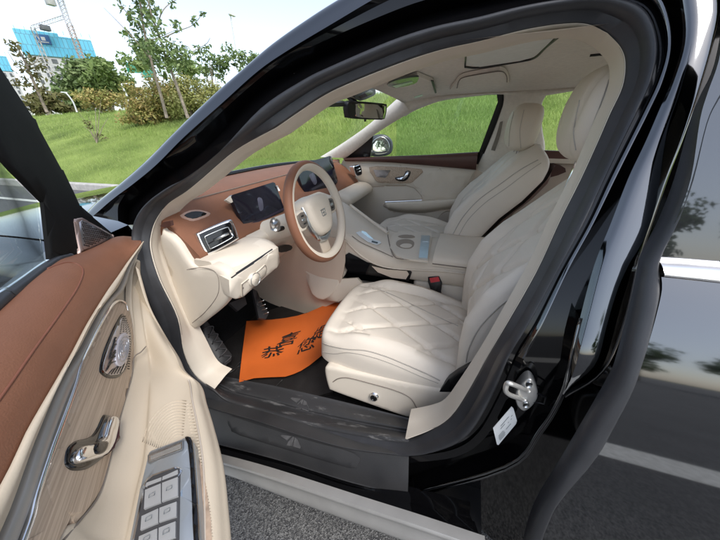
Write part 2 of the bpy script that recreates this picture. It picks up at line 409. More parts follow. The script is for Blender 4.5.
# ------------------------------------------------------------------ vegetation
BARK = mat('bark', (.20, .165, .125), .9, c2=(.33, .28, .22), nscale=14, noise=.3, bump=.8, bscale=60)
def leafmat(name, cols, scale=1.2):
    m = bpy.data.materials.new(name); m.use_nodes = True; leaf_nodes(m, cols, scale=scale); return m
L_GREEN = leafmat('green_leaves', [(.07, .11, .04), (.13, .195, .07), (.20, .27, .11), (.28, .33, .16)])
L_LIGHT = leafmat('light_green_leaves', [(.10, .155, .05), (.18, .26, .085), (.26, .34, .125), (.34, .39, .18)])
L_OLIVE = leafmat('olive_leaves', [(.15, .175, .05), (.26, .29, .085), (.34, .33, .12), (.42, .43, .19)])
L_ORANGE = leafmat('orange_green_leaves', [(.16, .205, .06), (.28, .30, .09), (.42, .31, .12), (.36, .40, .15)], 2.5)
L_DRY = leafmat('brown_green_leaves', [(.07, .065, .03), (.13, .115, .05), (.17, .17, .065), (.22, .18, .085)])
def leaves(centres, radii, n, size, flat=.5):
    """n leaf quads spread over clumps"""
    C_ = np.asarray(centres, float); R_ = np.asarray(radii, float); R_ = R_ if R_.ndim == 2 else np.repeat(R_[:, None], 3, 1)
    wgt = R_.prod(1)**(2/3); k = rng.choice(len(C_), n, p=wgt/wgt.sum())
    d = rng.normal(size=(n, 3)); d /= np.linalg.norm(d, axis=1)[:, None]; rr = rng.random(n)**.45
    p = C_[k]+d*rr[:, None]*R_[k]
    nrm = d*.6+rng.normal(size=(n, 3))*.7+np.array([0, 0, .5]); nrm /= np.linalg.norm(nrm, axis=1)[:, None]
    t = np.cross(nrm, rng.normal(size=(n, 3))); t /= np.linalg.norm(t, axis=1)[:, None]+1e-9; b = np.cross(nrm, t)
    s = size*rng.uniform(.6, 1.4, n)[:, None]
    return np.stack([p-t*s, p-b*s*flat, p+t*s, p+b*s*flat], 1).reshape(-1, 3)
def crown(name, parent, m, centres, radii, n, size, flat=.5):
    o = fast_mesh(name, leaves(centres, radii, n, size, flat), 4, m); o.parent = parent
    o.matrix_parent_inverse = parent.matrix_world.inverted() if False else Matrix.Translation(-parent.location); return o
def wood(name, parent, paths, m=BARK):
    mb = MB()
    for pth, r0, r1 in paths:
        p = cr(pth, 5); mb.add(*tube(p, np.linspace(r0, r1, len(p)), 7))
    o = mb.build(name, m, parent); o.matrix_parent_inverse = Matrix.Translation(-parent.location); return o
def far(px, py, D):
    d = ray(px, py); return CAM+d*(D/math.hypot(d[0], d[1]))
def clumps(pxs, D, r, jit=.6):
    out = []; rad = []
    for a, b, k in pxs:
        p = far(a, b, D+random.uniform(-jit, jit)); out.append(p); rad.append(k*r*D/FPX)
    return out, rad
def broad(label, name, pxs, D, n, size, m, base_px, group=None, cat='tree', sub=7, spread=.75):
    """bushy tree or shrub: clumps given as (px,py,radius in px) at distance D, each broken into smaller uneven clumps"""
    b = far(*base_px, D); b[2] = float(lawn_z(b[0], b[1])) if b[0] > 3.3 else 0
    t = thing(name, label, cat, tuple(b), group or {'tree': 'leafy trees beyond the lawn', 'shrub': 'shrubs on the lawn crest'}.get(cat)); C_, R_ = [], []
    for a, q, k in pxs:
        c = far(a, q, D+random.uniform(-1, 1)*k*D/FPX*.6); rr = k*D/FPX*1.25
        for _ in range(sub):
            v = rng.normal(size=3); v /= np.linalg.norm(v); s = rr*random.uniform(.28, .55)
            cc = c+v*rr*spread*random.random()**.5; cc[2] = max(cc[2], b[2]+s*.5); C_.append(cc); R_.append((s, s, s*.75))
    crown('crown', t, m, C_, R_, n, size)
    top = np.mean(C_, 0); ths = []
    for c in C_[::max(1, len(C_)//9)]:
        ths.append(([b+np.array([random.uniform(-.1, .1), random.uniform(-.1, .1), -.1]), b*.5+top*.5+(c-top)*.25, c], .012*D/10+.02, .006))
    wood('trunk', t, ths); return t
# shrubs and trees beyond the bank's crest
broad('round green tree with a dense crown, in front of the blue-netted tower', 'leafy_tree', [(84, 76, 12), (74, 87, 11), (92, 86, 15), (68, 99, 10), (82, 98, 14), (80, 68, 7)], 36, 4200, .20, L_GREEN, (80, 112), sub=9)
broad('bright green tree right of the dense round tree, left of the leaning saplings', 'leafy_tree', [(110, 78, 12), (122, 85, 11), (104, 90, 13), (97, 74, 8)], 34, 2800, .19, L_LIGHT, (112, 112), sub=8)
broad('light green tree whose crown shows behind the two leaning saplings', 'leafy_tree', [(140, 50, 11), (150, 60, 12), (180, 66, 13), (192, 74, 10), (136, 62, 8)], 30, 2000, .16, L_LIGHT, (160, 112), sub=7)
broad('small open green tree under the thin lamp post', 'leafy_tree', [(209, 58, 8), (222, 62, 9), (215, 72, 9), (205, 70, 6)], 34, 700, .17, L_GREEN, (213, 105), sub=8, spread=1.1)
broad('sparse green tree beside the car roof edge, right of the lamp post', 'leafy_tree', [(240, 58, 7), (248, 66, 8), (234, 68, 6), (254, 58, 6), (262, 66, 6)], 34, 650, .17, L_GREEN, (244, 100), sub=8, spread=1.1)
broad('tangled dull green tree at the foot of the blue-netted tower', 'leafy_tree', [(44, 99, 6), (40, 104, 6), (56, 104, 8), (34, 107, 5)], 31, 1500, .15, L_DRY, (48, 112), sub=8)
broad('large orange and green shrub on the crest below the leaning saplings', 'shrub', [(150, 102, 15), (165, 96, 16), (141, 114, 13), (160, 112, 15), (138, 98, 11), (174, 106, 13), (134, 122, 8)], 15.5, 8000, .055, L_ORANGE, (156, 124), cat='shrub', sub=10)
broad('yellow-green shrub between the orange shrub and the car pillar', 'shrub', [(186, 95, 13), (198, 91, 13), (182, 108, 12), (192, 104, 12), (210, 88, 10), (178, 90, 9)], 15, 5600, .052, L_OLIVE, (190, 118), cat='shrub', sub=9)
broad('low reddish hedge at the far end of the lawn, under the green trees', 'hedge', [(84, 100, 7), (92, 101, 8), (102, 100, 8), (112, 101, 7), (120, 99, 7)], 24, 2000, .075, L_ORANGE, (100, 108), cat='hedge', sub=8)
def sapling(label, D, trunk_px, branches, cl, m, n, size, r0=.055):
    T = [far(a, b, D) for a, b in trunk_px]; b = T[0].copy()
    t = thing('young_tree', label, 'tree', tuple(b), 'young trees on the lawn'); pts = [(T, r0, .018)]
    for br in branches: pts.append(([far(a, q, D+k*.25*random.uniform(.4, 1.6)*random.choice((-1, 1))) for k, (a, q) in enumerate(br)], .018, .005))
    C_, R_ = clumps(cl, D, 1.0, .45)
    wood('trunk', t, pts); crown('crown', t, m, C_, R_, n, size, .45); return t
sapling('left one of two leaning young trees, with a pale bare trunk', 13.6, [(167, 118), (160, 92), (151, 60), (144, 30), (140, 0), (137, -30)],
        [[(151, 60), (135, 40), (118, 22), (104, 8)], [(147, 42), (162, 36), (176, 30)], [(144, 30), (128, 14), (116, -2)], [(142, 15), (150, 2), (156, -12)], [(140, 0), (130, -8)]],
        [(128, 13, 5), (137, 22, 7), (142, 6, 7), (147, 14, 6), (138, 38, 6), (146, 50, 8), (135, 46, 6), (150, 62, 7), (118, 4, 3), (139, -10, 9)], L_GREEN, 620, .075)
sapling('right one of two leaning young trees, with a long bare side branch', 12.6, [(188, 118), (179, 92), (171, 70), (165, 55), (160, 38), (152, 16), (146, -8)],
        [[(163, 38), (178, 31), (193, 25), (203, 13)], [(157, 28), (162, 12), (172, 2), (186, -4)], [(168, 62), (182, 56), (192, 52), (206, 44), (210, 38)], [(170, 70), (158, 62), (150, 58)]],
        [(155, 24, 6), (158, 32, 5), (152, 10, 6), (176, 26, 4), (194, 21, 3), (163, 50, 9), (175, 52, 9), (186, 56, 7), (168, 60, 8), (178, 64, 7), (172, 5, 3), (202, 14, 2), (150, 48, 5)], L_GREEN, 900, .07)
sapling('staked sapling with a yellow-brown pole trunk, leftmost tree beside the dark door frame', 17, [(47, 112), (38, 92), (27, 66), (20, 52), (14, 42)],
        [[(38, 92), (30, 84), (22, 72)], [(27, 66), (36, 62), (40, 52)], [(30, 74), (16, 64), (8, 52)]],
        [(18, 50, 5), (26, 60, 6), (12, 46, 4), (30, 72, 6), (24, 84, 6), (38, 80, 6), (34, 98, 6), (20, 70, 5), (42, 66, 5)], L_DRY, 330, .08)
# bare seedling alone on the lawn
b = S(97, 143, lambda q: q[2]-float(lawn_z(q[0], q[1]))); D_ = math.hypot(b[0]-CAM[0], b[1]-CAM[1])
t = thing('seedling', 'small bare twiggy seedling standing alone on the open lawn', 'plant', tuple(b))
tw = []
for a, q in ((78, 112), (88, 116), (95, 108), (108, 118), (101, 100), (83, 126)):
    tw.append(([b, far(.5*(97+a), .5*(143+q)-3, D_+random.uniform(-.2, .2)), far(a, q, D_+random.uniform(-.4, .4))], .014, .004))
wood('stems', t, tw); crown('leaves', t, L_DRY, [far(98, 136, D_), far(104, 138, D_), far(88, 124, D_)], [.12, .12, .15], 60, .05)

# ------------------------------------------------------------------ tower under construction, cranes, sign, lamps
NET = bpy.data.materials.new('blue_safety_net'); NET.use_nodes = True
def _net(m, c1, c2, sc):
    n = m.node_tree; b = n.nodes['Principled BSDF']; b.inputs['Roughness'].default_value = .8
    tc = n.nodes.new('ShaderNodeTexCoord'); wv = n.nodes.new('ShaderNodeTexBrick'); wv.inputs['Scale'].default_value = sc
    wv.inputs['Color1'].default_value = (*c1, 1); wv.inputs['Color2'].default_value = (*c2, 1); wv.inputs['Mortar'].default_value = (.10, .20, .26, 1); wv.inputs['Mortar Size'].default_value = .02
    wv.inputs['Brick Width'].default_value = .35; wv.inputs['Row Height'].default_value = 1.0
    mp = n.nodes.new('ShaderNodeMapping'); mp.inputs['Rotation'].default_value = (math.radians(90), 0, 0); n.links.new(tc.outputs['Object'], mp.inputs[0]); n.links.new(mp.outputs[0], wv.inputs[0]); n.links.new(wv.outputs[0], b.inputs['Base Color'])
_net(NET, (.10, .40, .58), (.14, .47, .66), .25)
CONC = mat('pale_concrete', (.46, .47, .48), .9, c2=(.54, .54, .54), nscale=.4, noise=.1)
VOID = mat('dark_window_opening', (.10, .11, .12), .7, noise=.3, nscale=.5)
NAVY = mat('navy_net_sign', (.03, .10, .25), .7, noise=.1, nscale=1)
CRANE = mat('crane_steel', (.52, .50, .50), .7, noise=.1, nscale=1)
CRANER = mat('crane_orange', (.56, .40, .34), .7, noise=.1, nscale=1)
def tower(label, x_l, x_r, y_net, y_mid, D, sign=True):
    """a block facing the camera: netted upper storeys on a concrete frame with window openings"""
    a = far(x_l, y_mid, D); c = far(x_r, y_mid, D); zt = far((x_l+x_r)/2, y_net, D)[2]; zm = .5*(a[2]+c[2])
    U = c-a; U[2] = 0; W_ = np.linalg.norm(U); U /= W_; N = np.cross(U, [0, 0, 1.]); 
    if N@(CAM-a) < 0: N = -N
    t = thing('apartment_tower', label, 'building', (a[0], a[1], 0), 'netted towers under construction'); off = Matrix.Translation(-Vector((a[0], a[1], 0)))
    base = np.array([a[0], a[1], 0]); R = np.stack([U, -N, [0, 0, 1]], 1); dep = W_*.5
    def part(name, mb, m):
        o = mb.build(name, m, t, False); o.matrix_parent_inverse = off; return o
    def P(u, v, z): return base+U*u-N*v+np.array([0, 0, z])
    part('concrete_frame', MB().add(*rbox(P(W_/2, dep/2, zm/2), (W_*.94, dep*.94, zm), 0, R)), CONC)
    mb = MB(); mb.add(*rbox(P(W_*.27, dep/2, (zm+zt)/2), (W_*.54, dep*1.02, zt-zm), .3, R)); mb.add(*rbox(P(W_*.74, dep*.45, (zm+zt)/2-.6), (W_*.46, dep*.9, zt-zm-1.2), .3, R))
    for k in range(9): mb.add(*rbox(P(W_*(.03+.118*k), 0, zt+.3), (.18, .18, 1.6), 0, R))
    part('safety_net', mb, NET)
    if sign: part('net_sign', MB().add(*rbox(P(W_*.33, -.18*dep*.1-.25, zt-(zt-zm)*.32), (W_*.17, .1, (zt-zm)*.38), 0, R)), NAVY); part('net_sign_text', MB().add(*rbox(P(W_*.33, -.35-.018*dep, zt-(zt-zm)*.30), (W_*.05, .1, (zt-zm)*.14), 0, R)).add(*rbox(P(W_*.33, -.35-.018*dep, zt-(zt-zm)*.43), (W_*.11, .1, (zt-zm)*.04), 0, R)), CONC)
    fl = 3.0
    for k in range(int(zm//fl)):
        for q in range(7):
            part('window', MB().add(*rbox(P(W_*(.09+.135*q), W_*.015, zm-fl*(k+.55)), (W_*(.075 if q % 3 else .045), .5, 1.7), 0, R)), VOID) if k < 9 else None
    return t
tower('construction tower wrapped in blue safety net with a dark square sign, behind the trees', 25, 99, 34, 58, 230)
tower('lower blue-netted tower at the left picture edge, cut by the black door frame', -40, 14, 52, 70, 300, False)
def lattice(p0, p1, wd, n, r):
    p0, p1 = np.asarray(p0), np.asarray(p1); T = p1-p0; T = T/np.linalg.norm(T); a = np.cross(T, [.3, .9, .1]); a /= np.linalg.norm(a); b = np.cross(T, a); mb = MB()
    cs = [(a+b)*wd/2, (a-b)*wd/2, (-a-b)*wd/2, (-a+b)*wd/2]
    for c in cs: mb.add(*tube([p0+c, p1+c], r, 4))
    for i in range(n):
        q0 = p0+(p1-p0)*i/n; q1 = p0+(p1-p0)*(i+1)/n
        for k in range(4): mb.add(*tube([q0+cs[k], q1+cs[(k+1) % 4]], r*.7, 4))
    return mb
D_ = 215
c0 = far(88, 75, D_); c0[2] = 0; top = far(66, 24, D_); top = np.array([c0[0], c0[1], top[2]]); apex = far(58, -4, D_); ap = np.array([c0[0], c0[1], apex[2]])
t = thing('tower_crane', 'tall tower crane with a lattice mast rising above the blue netting', 'crane', tuple(c0), 'tower cranes'); off = Matrix.Translation(-Vector(c0))
o = lattice(c0, top, 1.8, 34, .14).build('mast', CRANER, t); o.matrix_parent_inverse = off
o = lattice(top, ap, 1.8, 8, .14).build('upper_mast', CRANE, t); o.matrix_parent_inverse = off
o = lattice(ap, far(20, -14, D_-20), 1.4, 14, .12).build('jib', CRANE, t); o.matrix_parent_inverse = off
o = MB().add(*rbox(far(50, 1, D_), (3, 2.2, 3), .1)).build('counterweight', CONC, t); o.matrix_parent_inverse = off
D_ = 225
c0 = far(46, 60, D_); c0[2] = 0; hub_ = far(46, 29, D_)
t = thing('tower_crane', 'smaller crane with a slanting jib standing on the blue-netted tower roof', 'crane', (c0[0], c0[1], hub_[2]), 'tower cranes'); off = Matrix.Translation(-Vector((c0[0], c0[1], hub_[2])))
o = lattice((c0[0], c0[1], 20), (c0[0], c0[1], hub_[2]), 1.4, 12, .12).build('mast', CRANE, t); o.matrix_parent_inverse = off
o = lattice((c0[0], c0[1], hub_[2]), far(64, 17, D_), 1.3, 12, .12).build('jib', CRANE, t); o.matrix_parent_inverse = off
o = MB().add(*rbox(far(45, 28, D_), (3.4, 2.2, 2.0), .1)).build('counterweight', VOID, t); o.matrix_parent_inverse = off
LAMPP = mat('lamp_post_paint', (.62, .63, .64), .5, noise=.05, nscale=5)
SIGNG = mat('green_sign_paint', (.02, .28, .20), .5, noise=.05, nscale=5)
def post(name, label, cat, path, D, r, head=None, hs=(.5, .2, .1)):
    P_ = [far(a, q, D) for a, q in path]; P_[0] = np.array([P_[1][0], P_[1][1], P_[0][2]]) if len(P_) > 2 else P_[0]
    t = thing(name, label, cat, tuple(P_[0]), 'street lamps beyond the lawn'); off = Matrix.Translation(-Vector(P_[0]))
    o = MB().add(*tube(cr(P_, 4), r, 8)).build('pole', LAMPP, t); o.matrix_parent_inverse = off
    o = MB().add(*rbox(far(*head, D), hs, .03)).build('lamp_head', LAMPP, t); o.matrix_parent_inverse = off
    return t
post('street_lamp', 'tall thin street lamp standing against the pale sky', 'street lamp', [(239, 78), (236, 50), (231, 18), (229, 15)], 60, .09, (232, 15), (1.2, .4, .2))
post('street_lamp', 'short white bent lamp at the lawn end, left of the orange shrub', 'street lamp', [(128, 106), (127, 96), (122, 86), (123, 84), (127, 84)], 22, .045, (126, 84), (.35, .14, .06))
post('street_lamp', 'slim pale bent lamp between the round trees, above the hedge', 'street lamp', [(76, 112), (73, 102), (67, 94), (64, 93)], 26, .04, (64, 92.5), (.3, .14, .06))
post('street_lamp', 'pale leaning lamp behind the saplings, over the yellow-green shrub', 'street lamp', [(174, 96), (170, 80), (165, 69), (166, 68)], 24, .045, (165, 68), (.3, .14, .06))
D_ = 55; c0 = far(146, 92, D_); t = thing('road_sign', 'green road sign on a pale post between the bright green tree and the saplings', 'sign', tuple(c0)); off = Matrix.Translation(-Vector(c0))
o = MB().add(*tube([c0, far(141, 68, D_)], .10, 8)).build('pole', LAMPP, t); o.matrix_parent_inverse = off
pa, pb = far(131, 67, D_), far(152, 74, D_)
U_ = pb-pa; U_[2] = 0; U_ /= np.linalg.norm(U_)
o = MB().add(*rbox(far(135, 68, D_), (1.9, .08, 1.1), .03, np.stack(frame(U_, (0, 0, 1)), 1)[:, [0, 1, 2]])).add(*rbox(far(148, 74, D_), (1.6, .08, .9), .03, np.stack(frame(U_, (0, 0, 1)), 1))).build('sign_panel', SIGNG, t); o.matrix_parent_inverse = off
# trees on the other side of the car park: seen only as reflections in the rear door and its glass
def back_tree(x, y, h, label):
    t = thing('car_park_tree', label, 'tree', (x, y, 0), 'trees across the car park'); C_, R_ = [], []
    for _ in range(26):
        v = rng.normal(size=3); v /= np.linalg.norm(v); s = h*random.uniform(.07, .15); C_.append((x+v[0]*h*.26, y+v[1]*h*.26, h*.62+v[2]*h*.33)); R_.append((s, s, s*.8))
    crown('crown', t, L_GREEN, C_, R_, 1500, .2)
    wood('trunk', t, [([(x, y, 0), (x+.1, y, h*.3), (x, y+.1, h*.75)], .12, .03)]+[([(x, y, h*.3), tuple(np.array(c)*.6+np.array((x, y, h*.35))*.4), c], .04, .01) for c in C_[::5]])

# ================================================================== THE CAR
CAR = thing('car', 'glossy black sedan with its driver door open, showing cream and brown leather inside', 'car')
# stations round the driver's door opening, photo pixels: (inner edge of the rubber, outer edge of the rubber)
RING = [((214,390),(196,404)),((195,375),(178,385)),((184,353),(166,360)),((178,318),(157,325)),((160,280),(143,285)),((151,250),(136,250)),((152,232),(134,232)),
 ((158,217),(139,215)),((169,203),(150,201)),((187,191),(169,187)),((204,177),(190,176)),((236,150),(222,151)),((277,127),(262,108)),((320,98),(304,80)),((350,83),(337,64)),
 ((400,63),(391,41)),((440,50),(434,27)),((480,41),(476,18)),((523,30),(520,7)),((560,24),(560,0)),((587,24),(600,-4)),((607,33),(635,4)),((620,47),(651,22)),((625,63),(656,50)),
 ((622,87),(650,80)),((610,113),(637,110)),((597,143),(622,140)),((580,180),(604,178)),((560,220),(583,223)),((537,270),(557,270)),((507,323),(530,320)),((488,355),(510,353)),
 ((470,388),(493,393)),((452,415),(471,430)),((432,429),(446,446)),((405,440),(408,453)),((360,434),(358,447)),((310,424),(306,434)),((260,410),(255,419)),((228,400),(222,410))]
SI = on([a for a, b in RING], side(.012)); SO = on([b for a, b in RING], side(-.02))
# rubber: flat inner lip, then a round bulb at the outer half
prof = []
for k, (a, b) in enumerate(zip(SI, SO)):
    v = b-a; w_ = np.linalg.norm(v); e = np.array([-1., 0, 0]); sill = 1.0
    row = [a+np.array([.003, 0, 0]), a, a+v*.06+e*.006, a+v*.46+e*.002]
    for q in range(1, 9):
        t = q/9*math.pi; row.append(a+v*(.47+.53*(1-math.cos(t))/2)+e*(.016*math.sin(t)))
    row += [b+e*-.004, b+np.array([.03, 0, 0])]
    prof.append(row)
prof = np.array(prof)
A = np.stack([cr(prof[:, j], 5, True) for j in range(prof.shape[1])], 0)
V, F = loft(A, False, True); edge_split(obj('door_seal', V, F, RUBBER, CAR), 60)
# ---- front pillar and roof rail, outside: rubber edge -> groove -> ridge -> painted outer edge -> roof/windscreen
iA = list(range(6, 22))
soA = [RING[i][1] for i in iA]
g1 = [(128,225),(129,210),(134,203),(142,193),(160,178),(181,167),(212,142),(251,99),(293,71),(327,54),(381,31),(426,15),(468,5),(514,-6),(556,-13),(600,-20)]
g2 = [(118,221),(118,207),(122,199),(130,188),(148,172),(170,158),(199,133),(240,95),(281,62),(315,45),(369,21),(415,3),(457,-8),(505,-20),(550,-28),(600,-36)]
fl = [(93,216),(100,210),(108,203),(118,195),(133,184),(156,165),(184,137),(221,104),(258,71),(290,49),(335,22),(372,0),(412,-22),(455,-38),(510,-50),(600,-62)]
fu = [(84,216),(90,209),(97,202),(107,194),(122,182),(146,161),(173,134),(210,98),(243,69),(272,44),(312,16),(346,-5),(385,-26),(430,-44),(490,-60),(590,-76)]
def lineA(p, o): return on(p, side(o))
LA = [lineA(soA, .015), lineA(soA, -.018), lineA(g1, .018), lineA(g1, .016), lineA(g2, -.026), lineA([tuple(np.array(a)*.35+np.array(b)*.65) for a, b in zip(g2, fl)], -.032), lineA(fl, -.045)]
band('door_frame', BLACKG, CAR, LA, sub=5, sharp=40)
FU = lineA(fu, -.026); FL_ = lineA(fl, -.0455)
top = FU.copy(); top[:, 0] += .03; top[:, 2] += .004
band('roof_rail', PAINT, CAR, [FL_, FL_*.45+FU*.55+np.array([-.006, 0, .003]), FU, top], sub=5, mid=4)
# roof skin and its far side
rf = [p for p in top if p[1] < .36]; ys = np.linspace(.30, -1.7, 14); V = []
for y in ys:
    for t in np.linspace(-1, 1, 15):
        xw = .565-.05*sstep(-.6, -1.7, y)*0; V.append((t*xw, y, 1.522-.024*abs(t)**2.4-.30*max(0, y+.1)**1.3-.10*(1-sstep(-1.7, -.9, y))))
obj('roof', V, grid_faces(14, 15), PAINT, CAR)
rows = []
for y in np.linspace(-.20, -1.75, 14):
    dz_ = -.10*(1-sstep(-1.7, -.9, y)); rows.append([(-.690, y, 1.24+dz_), (-.668, y, 1.33+dz_), (-.648, y, 1.415+dz_), (-.625, y, 1.462+dz_), (-.595, y, 1.488+dz_), (-.555, y, 1.500+dz_)])
obj('rear_roof_rail', [p for r_ in rows for p in r_[2:]], grid_faces(14, 4), PAINT, CAR)
# windscreen glass
V = []
for v in np.linspace(0, 1, 9):
    for u in np.linspace(-1, 1, 13):
        xb, xt = .74, .545; yb = 1.20-.33*abs(u)**2.6; yt = .46-.07*abs(u)**2; V.append((u*(xb*(1-v)+xt*v), yb*(1-v)+yt*v, .99*(1-v)+1.395*v+.02*math.sin(math.pi*v)))
obj('windscreen', V, grid_faces(9, 13), GLASS, CAR)
# ---- B pillar outside
soB = [RING[i][1] for i in range(20, 36)]
s1 = [(612,-12),(648,-2),(663,22),(666,50),(657,82),(643,112),(628,142),(610,178),(589,223),(563,270),(537,322),(517,356),(500,395),(478,433),(452,450),(409,457)]
s2 = [(622,-22),(657,-8),(669,18),(671,50),(662,84),(648,114),(633,143),(615,179),(593,224),(568,270),(543,323),(524,359),(506,400),(484,439),(455,457),(409,463)]
s3 = [(640,-40),(672,-20),(681,10),(682,44),(671,82),(658,113),(645,143),(628,179),(611,223),(594,266),(580,318),(571,355),(562,393),(540,430),(505,466),(409,494)]
s4 = [(668,-70),(708,-45),(720,3),(713,45),(702,84),(693,113),(683,142),(669,178),(654,222),(641,262),(631,314),(624,355),(611,395),(588,440),(556,485),(500,545)]
nB = [on(soB, side(.015)), on(soB, side(-.019)), on(s1, side(-.020)), on(s1, side(-.026)), on(s2, side(-.032)), on(s2, side(.0)), on(s3, side(-.012)), on(s3, side(-.058))]
band('centre_pillar_jamb', BLACKG, CAR, nB, sub=5, sharp=40)
lo = 13
s4p = list(s4[:lo]); s4p[-1] = (566, 398); s4p[-2] = (604, 372); s4p[-3] = (627, 322)
band('centre_pillar_panel', PAINT, CAR, [on(s3[:lo], side(-.0585)), on([tuple(np.array(a)*.75+np.array(b)*.25) for a, b in zip(s3[:lo], s4p)], side(-.066)), on([tuple(np.array(a)*.2+np.array(b)*.8) for a, b in zip(s3[:lo], s4p)], side(-.064)), on(s4p[:lo], side(-.052)), on(s4p[:lo], side(.02))], sub=5, mid=3, sharp=50)
_g3 = on(s3[lo-3:], side(-.057)); _g3b = _g3.copy(); _g3b[:, 0] += .085
band('rear_door_gap', BLACKG, CAR, [_g3, _g3b, on([(a+4, b+6) for a, b in s4[lo-3:]], side(.03)), on([(a+40, b+20) for a, b in s4[lo-3:]], side(.03))], sub=5, sharp=40)
# light flange edge lines along the pillar
band('pillar_flange', PAINT, CAR, [on(s1[:12], side(-.0265)), on([tuple(np.array(a)*.5+np.array(b)*.5) for a, b in zip(s1[:12], s2)], side(-.033)), on(s2[:12], side(-.033))], sub=5)
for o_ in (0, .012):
    MB().add(*tube(cr(on([(a, b+o_*300) for a, b in s3[10:]], side(-.060+o_)), 5), .0030, 6)).build('ridge_highlight', PAINT, CAR)  # tubes in the brighter paint, added as the highlight along the jamb's ridge
# wiring grommet and bump stops in the jamb
pB = Plane((-.785, -.28, .75), (0, -1, 0), (-1, .12, 0))
panel('grommet', PLASTIC, CAR, pB.px([(573,416),(578,396),(588,392),(601,394),(604,408),(592,430),(578,434)]), pB, .008, .008, .03, .02, base=.0, smooth_n=3)
panel('bump_stop', PLASTIC, CAR, pB.px([(590,366),(612,368),(609,385),(591,382)]), pB, .006, .006, .03, .02, smooth_n=3)
mb = MB(); c = S(601, 374, atX(-.80)); mb.add(*tube([c, c+np.array([-.012, 0, 0])], .011, 14)); mb.build('bump_rubber', RUBBER, CAR)
# striker
pS = Plane(S(523, 393, side(-.028)), (0, -1, 0), (-1, .1, .0))
ZINC = mat('pale_zinc', (.66, .65, .62), .36, metal=.7, noise=.06, nscale=40)
st = panel('striker_plate', ZINC, CAR, pS.px([(519,386),(526,379),(532,379),(537,388),(537,398),(530,407),(523,410),(517,404),(515,394)]), pS, .004, .004, .02, .01, smooth_n=4)
loop = on([(523,398),(507,393),(507,384),(512,384),(527,391)], side(-.05)); loop[0] = S(524, 400, side(-.03)); loop[-1] = S(528, 391, side(-.03))
MB().add(*tube(cr(loop, 5), .0048, 8)).build('striker_bar', ZINC, st)
for p in ((529,384),(526,404)):
    c = S(*p, side(-.036)); MB().add(*tube([c, c+np.array([-.004, 0, 0])], .006, 10)).build('screw', SATIN, st)
MB().add(*tube(on([(537,393),(546,397),(544,404),(533,402)], side(-.03)), .002, 6)).build('cable_clip', PLASTIC, st)
# warning label with its lines of print
pL = Plane(S(505, 426, side(-.0245)), (0, -1, 0), (-1, .25, .12))
lab = panel('paper_label', WHITE, CAR, pL.px([(493,428),(511.5,406.5),(513.5,408.5),(517,421),(516,424),(498.5,445),(497,444.5)]), pL, .001, .0008, .001, .01)
mb = MB()
Q = pL.px([(495,429),(512,409),(499,443),(516,423)]); q = lambda u, v: Q[0]*(1-u)*(1-v)+Q[1]*u*(1-v)+Q[2]*(1-u)*v+Q[3]*u*v
for v, segs in ((.16, [(.30, .78)]), (.30, [(.26, .52), (.88, .95)]), (.44, [(.66, .72), (.82, .88)]), (.56, [(.08, .36)]), (.66, [(.06, .4), (.5, .78)]), (.76, [(.06, .42)]), (.86, [(.08, .4)])):
    for a, b_ in segs:
        p0, p1 = q(a, v), q(b_, v); p2, p3 = q(b_, v+.035), q(a, v+.035); k = len(mb.V); mb.add([pL.w(*p, .0016) for p in (p0, p1, p2, p3)], [(0, 1, 2, 3)])
mb.build('label_print', PRINT, lab, False)
# ---- sill: bulb edge -> scuff plate -> black lower sill -> silver rocker
u0 = [(170,392),(210,407),(256,420),(302,435),(351,448),(409,455)]
u1 = [(165,428),(207,441),(250,452),(290,463),(351,482),(408,496)]
l1 = [(160,430),(207,442),(250,453.5),(290,465),(351,485),(409,499),(470,515)]
l2 = [(160,446),(215,459.6),(258,471.5),(302,485.6),(360,505),(418,524),(485,547)]
l3 = [(160,460),(217,472.5),(258,487),(302,504),(360,525),(420,547),(485,572)]
sx = lambda o: atX(-.80-o)
P0 = on(u0, sx(.035)); P1 = on(u1, sx(.085))
P0f, P1f = P0, P1
def bilin_plane(a, b_, c):  # plane through three world points
    n = np.cross(b_-a, c-a)
    if n@(CAM-a) < 0: n = -n
    return Plane(a, b_-a, n)
pP = bilin_plane(P0[1], P0[4], P1[2]*.5+P1[3]*.5)
P0 = np.array([pP.w(*q_) for q_ in pP.px(u0)]); P1 = np.array([pP.w(*q_) for q_ in pP.px(u1)])
P0i = P0.copy(); P0i[:, 0] += .05; P0i[:, 2] -= .012; P1d = P1.copy(); P1d[:, 2] -= .02; P1d[:, 0] += .02
scuff = band('sill_plate', SCUFF, CAR, [P0i, P0, P0*.95+P1*.05+pP.N*.002, P0*.55+P1*.45+pP.N*.002, P0*.04+P1*.96+pP.N*.002, P1, P1d], sub=6, mid=3)
sheet('raised_panel', SCUFF, scuff, [(230,417),(238,417),(290,434),(345,449),(358,455),(361,459),(358,464),(350,466.5),(300,452),(240,434),(232,428),(229,422)], Cast([scuff], .005), .006, (.3, 0, -1), 5, 2, 60)
